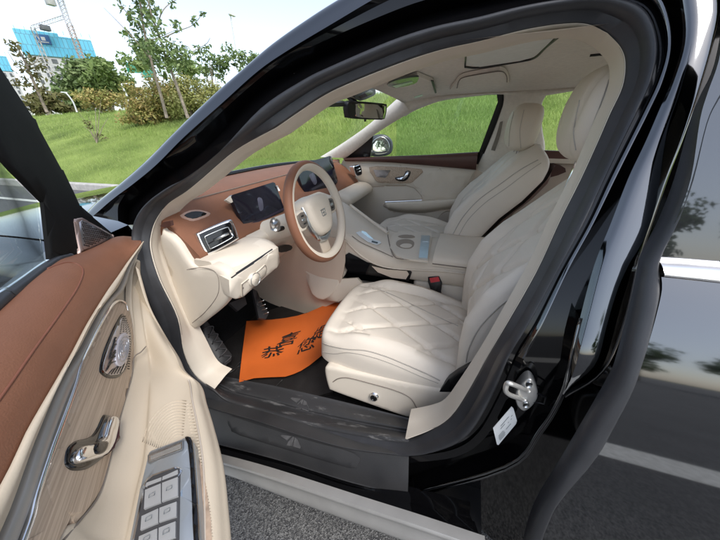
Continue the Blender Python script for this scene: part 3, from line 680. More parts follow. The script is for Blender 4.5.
def emblem(name, cx, cy, base, k, m, parent, off):
    """three-leaf mark: a middle roof-like leaf and a slanting leaf on either side, laid on the sill"""
    g = Cast(base, off); mb = MB(); e = np.array([1, .26])*k; f = np.array([.22, -.92])*k
    for lf in ([(-1.5, -.2), (0, 2.6), (.6, 2.6), (.5, -2.0), (-2.0, -2.4)], [(1.0, 2.5), (2.2, 2.1), (4.6, -1.4), (4.2, -2.2), (1.0, -2.0)], [(-5.6, 1.5), (-5.0, 2.2), (-.9, 2.7), (-2.4, .2)]):
        W = [g.hit(*(np.array([cx, cy])+a*e+b_*f)) for a, b_ in lf]; n = len(W); W += [p-np.array([-.001, 0, .004]) for p in W]
        mb.add(W, [tuple(range(n))]+[(i, (i+1) % n, n+(i+1) % n, n+i) for i in range(n)])
    return mb.build(name, m, parent, False)
EMB = mat('worn_emblem_grey', (.085, .085, .088), .35, noise=.25, nscale=60)
emblem('emblem', 292, 441.5, [scuff, bpy.data.objects['raised_panel']], 2.1, EMB, scuff, .002)
Q1 = on(l1, sx(.087)); Q2 = on(l2, sx(.15)); Q3 = on(l3, sx(.165))
band('lower_sill', BLACKG, CAR, [Q1+np.array([.03, 0, 0]), Q1, Q1*.72+Q2*.28+np.array([-.004, 0, .002]), Q1*.68+Q2*.32+np.array([.006, 0, 0]), Q1*.40+Q2*.60, Q1*.36+Q2*.64+np.array([-.007, 0, .001]), Q2*.85+Q1*.15, Q2+np.array([.02, 0, 0])], sub=5, sharp=30)
Q3d = Q3.copy(); Q3d[:, 0] += .05; Q3d[:, 2] -= .04
band('rocker_trim', SILVER, CAR, [Q2+np.array([.02, 0, .0]), Q2+np.array([-.004, 0, .003]), Q2*.86+Q3*.14+np.array([-.006, 0, .002]), Q2*.78+Q3*.22+np.array([-.003, 0, 0]), Q2*.4+Q3*.6+np.array([-.004, 0, 0]), Q3, Q3d], sub=5, mid=2, sharp=40)
under = Q3d.copy(); under[:, 0] += .4
band('underbody', PLASTIC, CAR, [Q3d, under], sub=2)
# inner sill cover, black, with the second mark
v0 = [(196,362),(214,374),(238,380),(275,387),(310,395),(350,404.5),(409,419)]
v1 = [(206,384),(214,389),(228,400),(260,410),(310,424),(360,434),(409,440)]
R0 = on(v0, atX(-.675)); R1 = on(v1, side(.008)); R1b = R1.copy(); R1b[:, 0] -= .0
mid_ = on([tuple(np.array(a)*.45+np.array(b_)*.55) for a, b_ in zip(v0, v1)], atX(-.735))
R0d = R0.copy(); R0d[:, 2] -= .10; R0d[:, 0] += .01
ic = band('inner_sill_cover', SCUFFD, CAR, [R0d, R0, R0+np.array([-.008, 0, .004]), mid_+np.array([.006, 0, .004]), mid_, mid_+np.array([-.006, 0, -.004]), R1, R1+np.array([.0, 0, -.03])], sub=5, mid=3)
emblem('emblem', 301, 404.5, [ic], 2.0, EMB, ic, .002)
# ---- cream pillar trims round the opening (inside the rubber)
tin = [(225.5,375.5),(211,367),(198,344),(187,322),(181,318),(169,280),(160,252),(161,236),(166,220),(178,206),(196,194),(214,180),(246,154),(283,134),(324,105),(352,93),(401,73),(441,59),(481,50),(522,40),(556,34),(582,35),(600,43),(612,55),(617,68),(614,90),(603,115),(591,143),(575,180),(555,219),(532,268),(502,321),(482,355),(458,391),(444,409),(430,415),(409,419)]
sin = [a for a, b in RING[:36]]
n1 = 12
def trim(name, a, b, m=CREAMP, depth=.06):
    A0 = on(sin[a:b], side(.011)); B0 = on(tin[a:b], side(depth)); B1 = B0.copy(); B1[:, 0] += .035
    return band(name, m, CAR, [A0+np.array([.002, 0, 0]), A0, A0*.85+B0*.15+np.array([-.005, 0, 0]), A0*.3+B0*.7, B0, B1], sub=5, mid=2)
# pad: tin has 37 entries against 36 stations -> drop one
tin.pop(4)
trim('front_pillar_trim', 0, 13); trim('roof_rail_trim', 12, 22); trim('centre_pillar_trim', 21, 36)
# ---- headliner, sunroof shade, visors, lamp, mirror
def hz(x, y): x = min(.6, max(-.6, x)); return 1.405-.045*abs(x/.6)**2.2-.03*sstep(.1, .42, y)-.05*sstep(-.8, -1.6, y)
V = []
ys = np.linspace(.40, -1.5, 40); us = np.linspace(-1, 1, 31)
for y in ys:
    for u in us: V.append((u*.60, y-(.07*abs(u)**2 if y > .39 else 0), hz(u*.6, y)))
hl = obj('headliner', V, grid_faces(40, 31), HEADL, CAR)
hs = lambda o: (lambda p: p[2]-hz(p[0], p[1])+o)
sheet('sunroof_shade', mat('shade_cloth', (.78, .80, .77), .95, spec=.1, noise=.04, nscale=50, bump=.2, bscale=600), hl, [(468,48),(466,65),(480,67),(520,61),(534,57),(545,47),(553,39)], hs(.004), .01, (0, 0, 1), 7)
ed = MB()
ed.add(*tube(on([(466,49),(465,67)], hs(.003)), .0025, 6)).add(*tube(cr(on([(465,67),(480,67.6),(520,61.5),(535,57.5),(546,47),(558,37)], hs(.003)), 5), .0035, 6)).add(*tube(on([(590,55.5),(600,54.5),(617,54.5)], hs(.003)), .004, 6))
ed.build('sunroof_edge', PLASTIC, hl)
vis = sheet('sun_visor', HEADL, CAR, [(452,92),(455,84),(463,77),(490,72),(502,71),(507,76),(507,86),(490,88)], hs(.016), .013, (0, 0, 1), 6, 3)
ed = MB(); ed.add(*tube(cr(on([(457,88),(459,81),(465,77),(490,72.5),(502,71.5),(506.5,76),(507,82)], hs(.018)), 5), .002, 6)); ed.build('visor_seam', STITCH, vis)
v2 = sheet('sun_visor', mat('visor_cloth', (.54, .50, .44), .9, spec=.1, noise=.03, nscale=60), CAR, [(324,101),(336,93),(350,87),(374,79),(376,81),(372,86),(352,97),(330,103)], hs(.012), .012, (0, 0, 1), 5)
oc = sheet('overhead_console', HEADL, CAR, [(384,86),(417,76),(433,82),(435,93),(407,101),(400,96)], hs(.016), .014, (0, 0, 1), 5)
sheet('lamp_lens', LAMPG, oc, [(387,85),(398,80),(417,77),(418,80),(414,84),(396,88)], hs(.021), .006, (0, 0, 1), 4, 3)
sheet('lamp_bezel', SATIN, oc, [(392,86),(412,81.5),(413,83),(396,88)], hs(.0225), .004, (0, 0, 1), 4)
sheet('switch_bar', SATIN, oc, [(414,97),(422,94.5),(423,96),(415,98.5)], hs(.018), .004, (0, 0, 1), 4)
sheet('console_gap', PLASTIC, oc, [(431,81),(433.5,81.5),(436.5,93),(435,93.5)], hs(.0175), .004, (0, 0, 1), 4)
# mirror
mc = S(366, 111, lambda p: p[1]-.40)
mr = Plane(mc, (1, -.30, -.02), (-.30, -.93, -.14))
im = panel('interior_mirror', PLASTIC, CAR, mr.px([(346.5,105),(349,101.5),(356,101.2),(383.5,103.5),(386.5,106),(385,116.5),(381.5,119.8),(352,118.6),(347.5,116)]), mr, .008, .006, .018, .015, smooth_n=2)
panel('mirror_glass', mat('mirror_dim', (.62, .60, .55), .03, metal=1, noise=.02, nscale=6), im, mr.px([(354.8,106),(357.5,103.4),(382.5,105.2),(384.8,107.5),(383.6,115.8),(380.8,118.3),(358,117.2),(354.8,114)]), mr, .002, .001, .002, .015, base=.0065, smooth_n=2)
mb = MB().add(*tube(cr([mc+mr.N*-.016, mc+np.array([-.0, .04, .025]), mc+np.array([.0, .08, .06])], 4), .012, 8)); mb.build('mirror_stem', PLASTIC, im)
MB().add(*tube([mc-mr.V*.030, mc-mr.V*.042], .005, 8)).build('mirror_lever', PLASTIC, im)
sh_ = sheet('sensor_housing', PLASTIC, CAR, [(354,97),(360,91.5),(371,86.5),(375,88.5),(375.5,94),(371,97),(360,101)], atY(.43), .07, (0, .9, .35), 4, 2)
sheet('sensor_lens', SCREEN, sh_, [(359,96.5),(370,90),(373,91),(372.5,94),(362,98.5)], atY(.4285), .002, (0, 1, 0), 4)
sheet('sensor_housing_strip', PLASTIC, CAR, [(321,104.5),(330,103.2),(348,102),(350,103.5),(345,106.5),(332,107),(323,106.5)], atY(.45), .03, (0, .8, .2), 5)  # black strip of the sensor housing, below the driver's visor
# ---- far A pillar, roof rail, B pillar (inside faces)
def pband(name, m, rows, mid=2, parent=CAR):
    return band(name, m, parent, [on(p, pside(o)) for p, o in rows], n=30, sub=5, mid=mid)
apw = [(321,157),(345,142),(370,124),(392,104),(400,97)]
apb = [(345,158),(362,145),(375,134),(395,121),(410,112)]
pband('front_pillar_trim', HEADL, [(apw, .05), (apw, -.03), ([tuple(np.array(a)*.5+np.array(b_)*.5) for a, b_ in zip(apw, apb)], -.05), (apb, -.03), (apb, .03)])
rr0 = [(398,97),(405,102),(412,106),(450,88),(480,81),(500,78),(530,76),(560,72),(610,66)]
rrb = [(404,116),(410,112),(420,107.5),(442,100),(480,95),(497,94),(530,96),(546,95),(600,86)]
V0 = on(rrb, pside(-.02)); tp = V0.copy(); tp[:, 0] = .585; tp[:, 2] = [hz(.585, y)+.004 for y in tp[:, 1]]
band('roof_rail_trim', HEADL, CAR, [V0+np.array([.05, 0, 0]), V0, V0*.6+tp*.4+np.array([-.012, 0, .0]), tp], sub=5, mid=2)
bp0 = [(504.5,95),(502.5,108),(493.5,133),(484,155),(469,186)]
bp1 = [(546,93),(540,107),(541,130),(543,152),(535,190)]
pband('centre_pillar_trim', HEADL, [(bp0, .03), (bp0, -.015), ([tuple(np.array(a)*.5+np.array(b_)*.5) for a, b_ in zip(bp0, bp1)], -.035), (bp1, -.015), (bp1, .03)])
# passenger belt in its slot
pband('seat_belt', mat('belt_grey', (.22, .20, .175), .7, noise=.1, nscale=60), [([(500,122),(496,136),(491,150)], -.040), ([(503,121),(500,136),(495,151)], -.040)], mid=0)
# ---- passenger door: glass, black frame, brown trim, card
PD = Plane((.70, .3, .8), (0, -1, 0), (-1, 0, 0))
door2 = sheet('door_card', CREAMP, CAR, [(343,160),(350,159.5),(420,158),(482,158),(475,172),(462,205),(456,240),(440,262),(350,262),(330,230),(330,190)], atX(.735), .05, (1, 0, 0), 8)
door2.name = 'passenger_door'
wf = pside(.0)
sheet('window', SIDEGLASS, door2, [(396.3,156),(396.3,121),(412,112),(444,100),(480,95),(498,94),(497,104),(479,153)], pside(.02), .004, (1, 0, 0), 9)
sheet('quarter_glass', GLASS, door2, [(346,158),(376,134),(396,121),(396,156)], pside(.02), .004, (1, 0, 0), 9)
rw = sheet('rear_window', GLASS, CAR, [(543,152),(539,125),(540,107),(546,95),(560,90),(610,84),(640,90),(640,150)], pside(.02), .004, (1, 0, 0), 9)
pband('window_frame', PLASTIC, [([(345,158),(376,133.5),(396,120.5),(412,111.5),(444,99.5),(480,94.5),(495,93.8),(499,96),(497,104),(488,128),(479,152)], .0), ([(345,157),(374.5,133),(395,119.5),(411,110.5),(443,98.5),(480,93),(499,91),(505,97),(502,108),(493,132),(484,154)], -.012), ([(345,157),(374.5,133),(395,119.5),(411,110.5),(443,98.5),(480,93),(499,91),(505,97),(502,108),(493,132),(484,154)], .03)], mid=0, parent=door2)
pband('window_frame', PLASTIC, [([(484,152),(472,178),(462,200)], -.012), ([(478,152),(468,178),(459,200)], -.012), ([(478,152),(468,178),(459,200)], .03)], mid=0, parent=door2)
sheet('mirror_sail', PLASTIC, door2, [(345,158),(361,145.5),(373,136),(371,150),(370,157)], pside(.004), .01, (1, 0, 0), 6)
b0 = [(343,158),(370,157),(396,156.2),(430,155),(478,152.3)]; b1 = [(345,161.2),(370,161.6),(396,162.8),(430,165.5),(476,169.5)]
band('belt_trim', DBROWN, door2, [on(b0, atX(.73)), on(b0, atX(.70)), on([tuple(np.array(a)*.5+np.array(b_)*.5) for a, b_ in zip(b0, b1)], atX(.692)), on(b1, atX(.705)), on(b1, atX(.74))], sub=5, mid=2)
pd = Plane((.728, .3, .8), (0, -1, 0), (-1, 0, 0))
panel('quilted_insert', CREAM, door2, pd.px([(352,163),(400,165),(440,168),(474,171),(466,188),(460,205),(424,203),(421,195),(415,188),(405,185),(366,184),(356,178)]), pd, .012, .010, .01, .02, smooth_n=1,
      disp=lambda u, v: -.0035*np.exp(-((((u*1.2+v)*9) % 1-.5)/.10)**2)*(u > .03)-.0035*np.exp(-((((u*1.2-v)*9) % 1-.5)/.10)**2)*(u > .03))
hp = panel('handle_plate', WOOD, door2, pd.px([(369.5,167),(390,166.4),(422,169),(420,175),(415,179.5),(410,183),(390,183),(378,182),(374,177)]), pd, .006, .005, .01, .02, base=.010, smooth_n=2)
panel('speaker_grille', GRILLE, door2, pd.px([(374,169.5),(391,170),(388,175),(386,177.5),(377,176.5)]), pd, .004, .003, .005, .02, base=.017, smooth_n=1)
panel('handle_recess', PIANO, door2, pd.px([(396,177),(404,175.5),(406,171),(410,170.5),(411,173),(408,179),(403,181),(397,180)]), pd, .004, .003, .005, .02, base=.016, smooth_n=2)
panel('door_handle', CHROME, door2, pd.px([(397.5,178),(404,176.5),(407,171.8),(409.5,171.5),(408,176),(404.5,179),(399,179.6)]), pd, .004, .006, .002, .02, base=.019, smooth_n=2)
panel('pull_pocket', TAUPE, door2, pd.px([(367,186),(385,185.2),(405,185.3),(414,188),(420,194),(423,200.5),(386,202.5),(383,205),(392,211),(423,212),(452,209),(442,222),(432,234),(425,240),(352,240),(348,220),(352,196),(360,188)]), pd, .012, -.02, .01, .02)
ar = [(385,203),(400,202),(422,201),(440,200),(456,199)]; ar2 = [(389,210),(400,212.5),(423,213),(440,210.5),(454,208)]
band('armrest', CREAM, door2, [on(ar, atX(.735)), on([(a, b_-.2) for a, b_ in ar], atX(.68)), on([tuple(np.array(a)*.8+np.array(b_)*.2) for a, b_ in zip(ar, ar2)], atX(.665)), on([tuple(np.array(a)*.3+np.array(b_)*.7) for a, b_ in zip(ar, ar2)], atX(.675)), on(ar2, atX(.735))], sub=5, mid=3)
band('pull_handle', CHROME, door2, [on([(385.5,200.5),(400,200),(422,199)], atX(.684)), on([(385,202),(400,201.3),(422,200.2)], atX(.672)), on([(386,203.6),(400,203),(422,202)], atX(.676))], sub=5, mid=2)
mp_ = mat('handle_map_bin', (.46, .40, .34), .6, noise=.04, nscale=10)
panel('map_pocket', mp_, door2, pd.px([(417,238),(428,230),(441,214),(446,211),(456,211),(458,240),(440,248)]), pd, .012, .012, .01, .02, base=.004, smooth_n=1)
# rear door and quarter inside, far side
rd = sheet('rear_passenger_door', DBROWN, CAR, [(535,150),(560,151),(640,154),(640,164),(560,161),(538,160)], atX(.70), .03, (1, 0, 0), 8)
sheet('lower_card', TAUPE, rd, [(533,160.5),(560,161.5),(640,164.5),(640,250),(500,250)], atX(.725), .02, (1, 0, 0), 8)
sheet('card_panel', DBROWN, rd, [(541,163),(560,165),(566,172),(548,178),(537,180)], atX(.715), .012, (1, 0, 0), 6, 2)
sheet('card_ledge', CREAMP, rd, [(538,158.5),(600,160),(600,165),(538,162.5)], atX(.69), .03, (1, 0, 0), 6)
# passenger mirror outside
pm = Plane(S(381, 145, atX(.95)), (.35, -.94, 0), (-.55, -.82, .05))
em = panel('wing_mirror', mat('mirror_housing_paint', (.05, .06, .075), .2, noise=.2, nscale=5), door2, pm.px([(366,150),(367,141),(374,135.5),(384,134.5),(391,139),(393,146),(391,153),(384,156),(372,156)]), pm, .02, .012, .10, .03, smooth_n=4)
panel('mirror_glass', MIRRORG, em, pm.px([(371.5,148),(373,141),(379,136.8),(385,138),(389,144),(388.5,151),(383,154),(375,154)]), pm, .003, .002, .004, .03, base=.013, smooth_n=4)
MB().add(*tube([S(372, 153, atX(.90)), S(366, 154, atX(.72))], .022, 8)).build('mirror_arm', PLASTIC, em)

# ---- dashboard
def yrear(x): return 1.13-.30*abs(x/.74)**3
def dprof(x):
    s = .5*(1+math.tanh((abs(x)-.62)/.03)); e = max(0, (abs(x)-.60)/.14)
    yl = .79+.0*x
    return [(yrear(x), 1.005), (yrear(x)*.5+yl*.5, 1.022-.01*e), (yl+.03, 1.012-.03*e), (yl-.015, .992-.04*e), (.735, .935-.015*e), (.70, .895-.01*e), (.685, .862-.02*e*0), (.72, .845)]
xsn = np.linspace(-.712, .715, 60); rows = []
for x in xsn: rows.append([(x, y, z) for y, z in cr(dprof(x), 3)])
V, F = loft(rows); dash = obj('dashboard', V, F, BROWN, CAR); 
F2 = [tuple(range(len(rows[0])))]
obj('dash_end_cap', rows[0]+[(-.712, .95, .845)], [tuple(range(len(rows[0])+1))], BROWN, dash, False)
# dash top seam
mb = MB(); mb.add(*tube([(x, .80, 1.0085+.003) for x in np.linspace(-.6, .65, 30)], .0018, 6)); mb.build('dash_seam', STITCH, dash)
# cream roll below, deeper in front of the driver and passenger
def roll(name, x0, x1, yf, m=CREAM):
    rows = []; xr = np.r_[np.linspace(x0, x1, 26)[:-1], x1-.035*(1-np.linspace(0, 1, 14))**1.0] if x0 < 0 else np.r_[x0+.035*np.linspace(0, 1, 14), np.linspace(x0, x1, 26)[2:]]; xr = np.unique(np.round(xr, 5))
    for x in xr:
        t = (x1-x if x0 < 0 else x-x0)/.035; t = min(1, max(0, t)); k = math.sqrt(1-(1-t)**2); c = np.array([.66, .815]); 
        pr = np.array([(.70, .862), (.64, .862), (yf(x)+.03, .852), (yf(x)+.004, .832), (yf(x)+.002, .806), (yf(x)+.02, .788), (.66, .775), (.70, .77)])
        pr = c+(pr-c)*(.55+.45*k); rows.append([(x, y, z) for y, z in cr(pr, 4)])
    V, F = loft(rows); n = len(rows[0]); F += [tuple(range(n)), tuple(len(V)-n+k for k in range(n))[::-1]]
    return edge_split(obj(name, V, F, m, dash), 60)
kroll = roll('knee_roll', -.722, -.47, lambda x: .60-.045*sstep(-.722, -.60, x)); roll('knee_roll', .28, .715, lambda x: .575)
# fascia behind the wheel and centre
rows = []
for x in np.linspace(-.50, .30, 16): rows.append([(x, y, z) for y, z in cr([(.69, .865), (.655, .855), (.645, .83), (.66, .78), (.70, .72), (.78, .64), (.86, .58)], 3)])
V, F = loft(rows); obj('steering_column_panel', V, F, CREAMP, dash)
sheet('fascia_slot', PIANO, dash, [(276,249),(285,244.5),(292,246),(291,250),(281,252.5)], atY(.638), .01, (0, 1, 0), 4, 2)
# lower driver panel with the light switch
lp = Plane(S(247, 283, atY(.566)), (1, -.10, .0), (-.1, -1, -.25))
ls = panel('switch_panel', CREAMP, dash, lp.px([(229,280),(237,276),(268,254),(278,247),(280,262),(276,268),(243,297),(235,299),(230,297)]), lp, .008, .006, .08, .015, smooth_n=0)
_q = lp.px([(239.5,283),(256,270),(263,263.5),(264,268),(263,275),(240,295.5),(239.5,283)]); MB().add(*tube([lp.w(*p, .0115) for p in resample(_q, 40)], .0012, 5)).build('switch_seam', STITCH, dash)
panel('light_switch', CREAMP, dash, lp.px([(239.5,283),(256,270),(263,263.5),(264,268),(263,275),(240,295.5)]), lp, .003, .003, .004, .02, base=.009)
c = S(253.5, 279, lambda p: (p-lp.O)@lp.N-.012); kn = MB().add(*tube([c+np.array([0, .01, 0]), c+np.array([0, -.009, 0]), c+np.array([0, -.0095, 0])], [.023, .0215, .001], 28)); kn.build('light_knob', CREAMP, dash)
MB().add(*tube(cr([c+np.array([.0218*math.cos(a), -.009, .0218*math.sin(a)]) for a in np.linspace(0, 6.28, 20)], 2), .0012, 5)).build('knob_ring', SATIN, dash)
sheet('switch_mark', STITCH, dash, [(242.3,288),(243.7,287),(244,288.5),(242.6,289.8)], lambda p: (p-lp.O)@lp.N-.0135, .001, (0, 1, 0), 3)
sheet('knee_roll_slot', PLASTIC, dash, [(232,278.5),(237,274.8),(262,258.5),(273,251),(272.5,249),(261,256.8),(237,272.8),(231,277)], Cast([kroll, ls], .0008), .003, (0, 1, 0), 3)
# end panel at the driver's door (cream, with a shut line)
ep = Plane((-.722, .7, .75), (0, -1, 0), (-1, -.15, 0))
eo = [(163,229),(166,231),(174,236),(182,245),(190,258),(199,267),(214,264),(229,272),(233,284),(231,296),(222,308),(206,321),(193,329),(184,312),(176,290),(168,262),(162,243)]
panel('dash_side_panel', CREAMP, dash, ep.px(eo), ep, .02, .012, .02, .02, smooth_n=2)
mb = MB(); mb.add(*tube(cr([ep.w(a, b_, .012) for a, b_ in ep.px([(190,268),(206,266),(219,271),(222,284),(219,296),(207,311),(195,321)])], 5), .0012, 5)); mb.build('panel_seam', STITCH, dash)
sheet('speaker_slot', DBROWN, dash, [(160,226),(164,222),(170,221),(171,226),(165,228)], atX(-.728), .01, (1, 0, 0), 3)
# defroster vent on the dash end
vt = lambda o: (lambda p: p[2]-(.978+(p[1]-.80)*.25)-o)
MB().add(*tube([(x, yrear(x)-.012, 1.012-.01*abs(x/.7)**3) for x in np.linspace(-.70, .70, 40)], .014, 8)).build('windscreen_edge', PIANO, dash)
vo = sheet('defrost_vent', mat('vent_surround_pink', (.46, .30, .24), .5, noise=.04, nscale=20), dash, [(180,216),(190,211),(200,210.5),(210,213.5),(204,217),(193,220.5),(186,219)], Cast([dash], .003), .008, (0, .3, -1), 3, 2)
sheet('vent_slats', PIANO, dash, [(184,216),(191,212.5),(199,212),(206,214),(201,216.5),(192,219)], Cast([dash], .0045), .004, (0, .3, -1), 3, 2)
# air vents
def air_vent(pxs, inner, y, m=CHROME, n=(-.45, -.85, .1)):
    pl = Plane(S(*np.mean(pxs, 0), atY(y)), (1, -.5, 0), n); c0_ = np.mean(pxs, 0); inner = [tuple(c0_+(np.array(p)-c0_)*np.array([.88, .84])) for p in pxs]
    a = panel('air_vent', m, dash, pl.px(pxs), pl, .005, .006, .03, .02, smooth_n=4, base=.004)
    b_ = panel('vent_cavity', PIANO, a, pl.px(inner), pl, .002, .001, .004, .02, base=.0095, smooth_n=4)
    q = pl.px(inner); c_ = q.mean(0); w_ = q[:, 0].ptp() if hasattr(q[:, 0], 'ptp') else np.ptp(q[:, 0]); h_ = np.ptp(q[:, 1])
    return pl, a, c_, q
pl, a, c_, q = air_vent([(196,236),(199,232),(226,220.5),(232,221.5),(237.5,236),(236,240),(209,255),(204,253)], [(200.5,237.5),(203,234),(226,224),(230,226),(234,236),(231.5,239.5),(209,251.5),(205.5,250)], .682, n=(-.30, -.92, .22))
MB().add(*tube([pl.w(*p, .013) for p in cr(pl.px([(204,238),(206,235.5),(225,227.5),(228,229.5),(231,235.5),(229,238.5),(211,248),(208,246.5)]), 3, True)]+[pl.w(*cr(pl.px([(204,238),(206,235.5),(225,227.5),(228,229.5),(231,235.5),(229,238.5),(211,248),(208,246.5)]), 3, True)[0], .013)], .0016, 6)).build('vent_ring', SATIN, a)
P = pl.px([(213,240),(227,233.5)]); MB().add(*tube([pl.w(*P[0], .014), pl.w(*P[1], .014)], .0045, 8)).build('vent_slat', SATIN, a)
P = pl.px([(207,244),(230,231.5)]); MB().add(*tube([pl.w(*P[0], .011), pl.w(*P[1], .011)], .0018, 6)).build('vent_slat', PLASTIC, a)
P = pl.px([(228.5,230),(231.5,236)]); MB().add(*tube([pl.w(*P[0], .013), pl.w(*P[1], .013)], .004, 8)).build('vent_wheel', CHROME, a)
pl, a, c_, q = air_vent([(352.5,167),(355,165.5),(359.5,165),(361.5,173),(360,175.5),(355.5,176)], [(353.8,168),(355.5,166.8),(358.8,166.4),(360.4,172.8),(359,174.4),(356,174.6)], .66)
for z0, z1 in (((355.3,169.5),(358.8,168.3)), ((356.2,172.2),(359.4,171))):
    P = pl.px([z0, z1]); MB().add(*tube([pl.w(*P[0], .012), pl.w(*P[1], .012)], .004, 6)).build('vent_slat', SATIN, a)
# screens
def screen(name, pxs, pl, parent, m=SCREEN, th=.016):
    o = panel('screen', m, parent, pl.px(pxs), pl, .003, .002, th, .04); o.name = name; return o
ip = Plane(S(258, 204, atY(.712)), (1, -.06, 0), (0, -.97, .25))
isn = screen('instrument_screen', [(231,197),(232,195),(273,182.2),(275,183),(284.5,209),(283.5,211),(246.5,228.5),(245,227.5)], ip, dash)
panel('screen_graphic', GRAPH, isn, ip.px([(257.2,199),(259.5,197.5),(262,200),(263,208),(261,211),(259,209.5)]), ip, .001, .0005, .001, .02, base=.0024, smooth_n=3)
panel('screen_band', mat('screen_plum', (.03, .024, .042), .12, noise=.1, nscale=9), isn, ip.px([(246,225.5),(283.3,208),(283.8,210),(246.8,227.5)]), ip, .001, .0004, .001, .03, base=.0022)
MB().add(*tube([ip.w(*p, .004) for p in ip.px([(276,186),(278.5,191)])], .0045, 8)).build('sensor_pod', WHITE, isn)
panel('screen_rim', CREAMP, isn, ip.px([(226,200),(231,196),(233,202),(231,203)]), ip, .002, .002, .012, .02)
cp_ = Plane(S(322, 176, atY(.725)), (1, -.05, 0), (-.05, -.97, .22))
csn = screen('centre_screen', [(296,167),(297,165),(329.5,156),(331.5,156.5),(338,181),(337,183),(331,190),(329,197),(312,207),(308,203)], cp_, dash)
panel('screen_graphic', GRAPH, csn, cp_.px([(309,176),(311,173.5),(314,173.5),(316.5,181),(316,184),(313.5,184.5)]), cp_, .001, .0005, .001, .02, base=.0024, smooth_n=2)
panel('screen_dock', mat('screen_dock_grey', (.04, .04, .055), .15, noise=.1, nscale=9), csn, cp_.px([(311,188.5),(329,180),(330,182),(312,190.5)]), cp_, .001, .0004, .001, .02, base=.0022)
panel('screen_window', mat('screen_tile', (.022, .024, .045), .1, noise=.1, nscale=9), csn, cp_.px([(318,163),(329,160),(333,175),(322,180)]), cp_, .001, .0004, .001, .02, base=.0022)
# ---- steering column stalks and wheel
wc = np.array([-.379, .436, .934]); tl = .26; wn = np.array([0, -math.cos(tl), math.sin(tl)]); wu = np.array([0, math.sin(tl), math.cos(tl)]); wx = np.array([1., 0, 0]); RW = .190
MB().add(*tube([wc-wn*.03, wc-wn*.08-wu*.01, wc-wn*.30-wu*.03], [.05, .045, .045], 20)).build('steering_column', CREAMP, dash)
N_ = 72
def rimpt(t, r=RW-.017):
    x, y = r*math.cos(t), r*math.sin(t)
    y = y*(1-.06*sstep(0, 1, -y/r)) if y < 0 else y
    return x, y
# outer half must be brown on the outside: rotate so the brown covers outward + back, the cream inward + front
def half(a0, sp):
    V = []
    for i in range(N_):
        t = 2*math.pi*i/N_; x, y = rimpt(t); c = wc+wx*x+wu*y; rd_ = np.array([x, y]); rd_ = rd_/np.linalg.norm(rd_); rv = wx*rd_[0]+wu*rd_[1]
        for k in range(11):
            a_ = math.radians(a0+sp*k/10); V.append(c+rv*math.cos(a_)*.0175+wn*math.sin(a_)*.0175)
    return V, grid_faces(N_, 11, True, False)
whl = obj('steering_wheel', *half(82, 150), CREAM, CAR)
obj('rim_leather', *half(232, 210), BROWN, whl)
sw = Plane(wc, (1, 0, 0), wn)
ho = np.array([(-.078,.052),(-.045,.066),(0,.070),(.045,.066),(.078,.052),(.082,.02),(.072,-.03),(.045,-.068),(0,-.078),(-.045,-.068),(-.072,-.03),(-.082,.02)])
panel('hub', CREAM, whl, ho, sw, .022, .018, .05, .012, smooth_n=3, base=.002)
for sx_ in (-1, 1):
    so_ = np.array([(sx_*a, b_) for a, b_ in [(.075,.035),(.12,.036),(.16,.030),(.163,-.012),(.13,-.028),(.085,-.02)]])
    panel('spoke', CREAM, whl, so_, sw, .006, .006, .03, .02, base=-.008, smooth_n=2)
    bo = np.array([(sx_*a, b_) for a, b_ in [(.086,.030),(.128,.030),(.138,.022),(.136,-.008),(.122,-.018),(.092,-.010)]])
    panel('button_pad', mat('button_taupe', (.13, .115, .10), .4, noise=.1, nscale=30), whl, bo, sw, .004, .004, .01, .02, base=-.001, smooth_n=2)
    panel('button', SATIN, whl, rrect(.022, .010, .004, 3, sx_*.112, .008), sw, .002, .002, .003, .02, base=.003)
    for q_ in (.021, -.005): panel('button', PLASTIC, whl, rrect(.018, .006, .0025, 3, sx_*.112, q_), sw, .0015, .0012, .003, .02, base=.003)
    wo = np.array([(sx_*a, b_) for a, b_ in [(.082,.045),(.088,.0),(.078,-.045),(.052,-.084),(.040,-.078),(.066,-.042),(.076,.0),(.070,.04)]])
    panel('chrome_wing', SATIN, whl, wo, sw, .004, .006, .012, .02, base=-.004, smooth_n=2)
lo_ = np.array([(-.052,-.07),(-.03,-.10),(.03,-.10),(.052,-.07),(.04,-.074),(.0,-.084),(-.04,-.074)])
panel('lower_spoke', SATIN, whl, lo_, sw, .005, .006, .014, .02, base=-.004, smooth_n=2)
sp_ = np.array([(-.03,-.095),(.03,-.095),(.034,-.165),(-.034,-.165)])
panel('lower_spoke', mat('spoke_cream', (.56, .48, .39), .5, noise=.05, nscale=10), whl, sp_, sw, .006, .005, .02, .02, base=-.016)
# hub mark: a small pale square badge of strokes
mb = MB()
for a, b_, w_, h_ in ((0, .012, .034, .003), (-.013, .0, .003, .022), (.013, .0, .003, .022), (0, -.010, .028, .003), (0, .001, .016, .003), (0, .0, .003, .018)):
    c = sw.w(a, b_, .0206); k = len(mb.V); mb.add(*rbox(c, (w_, h_, .0016), 0, np.stack([sw.U, sw.V, sw.N], 1)))
mb.build('hub_badge', SATIN, whl, False)
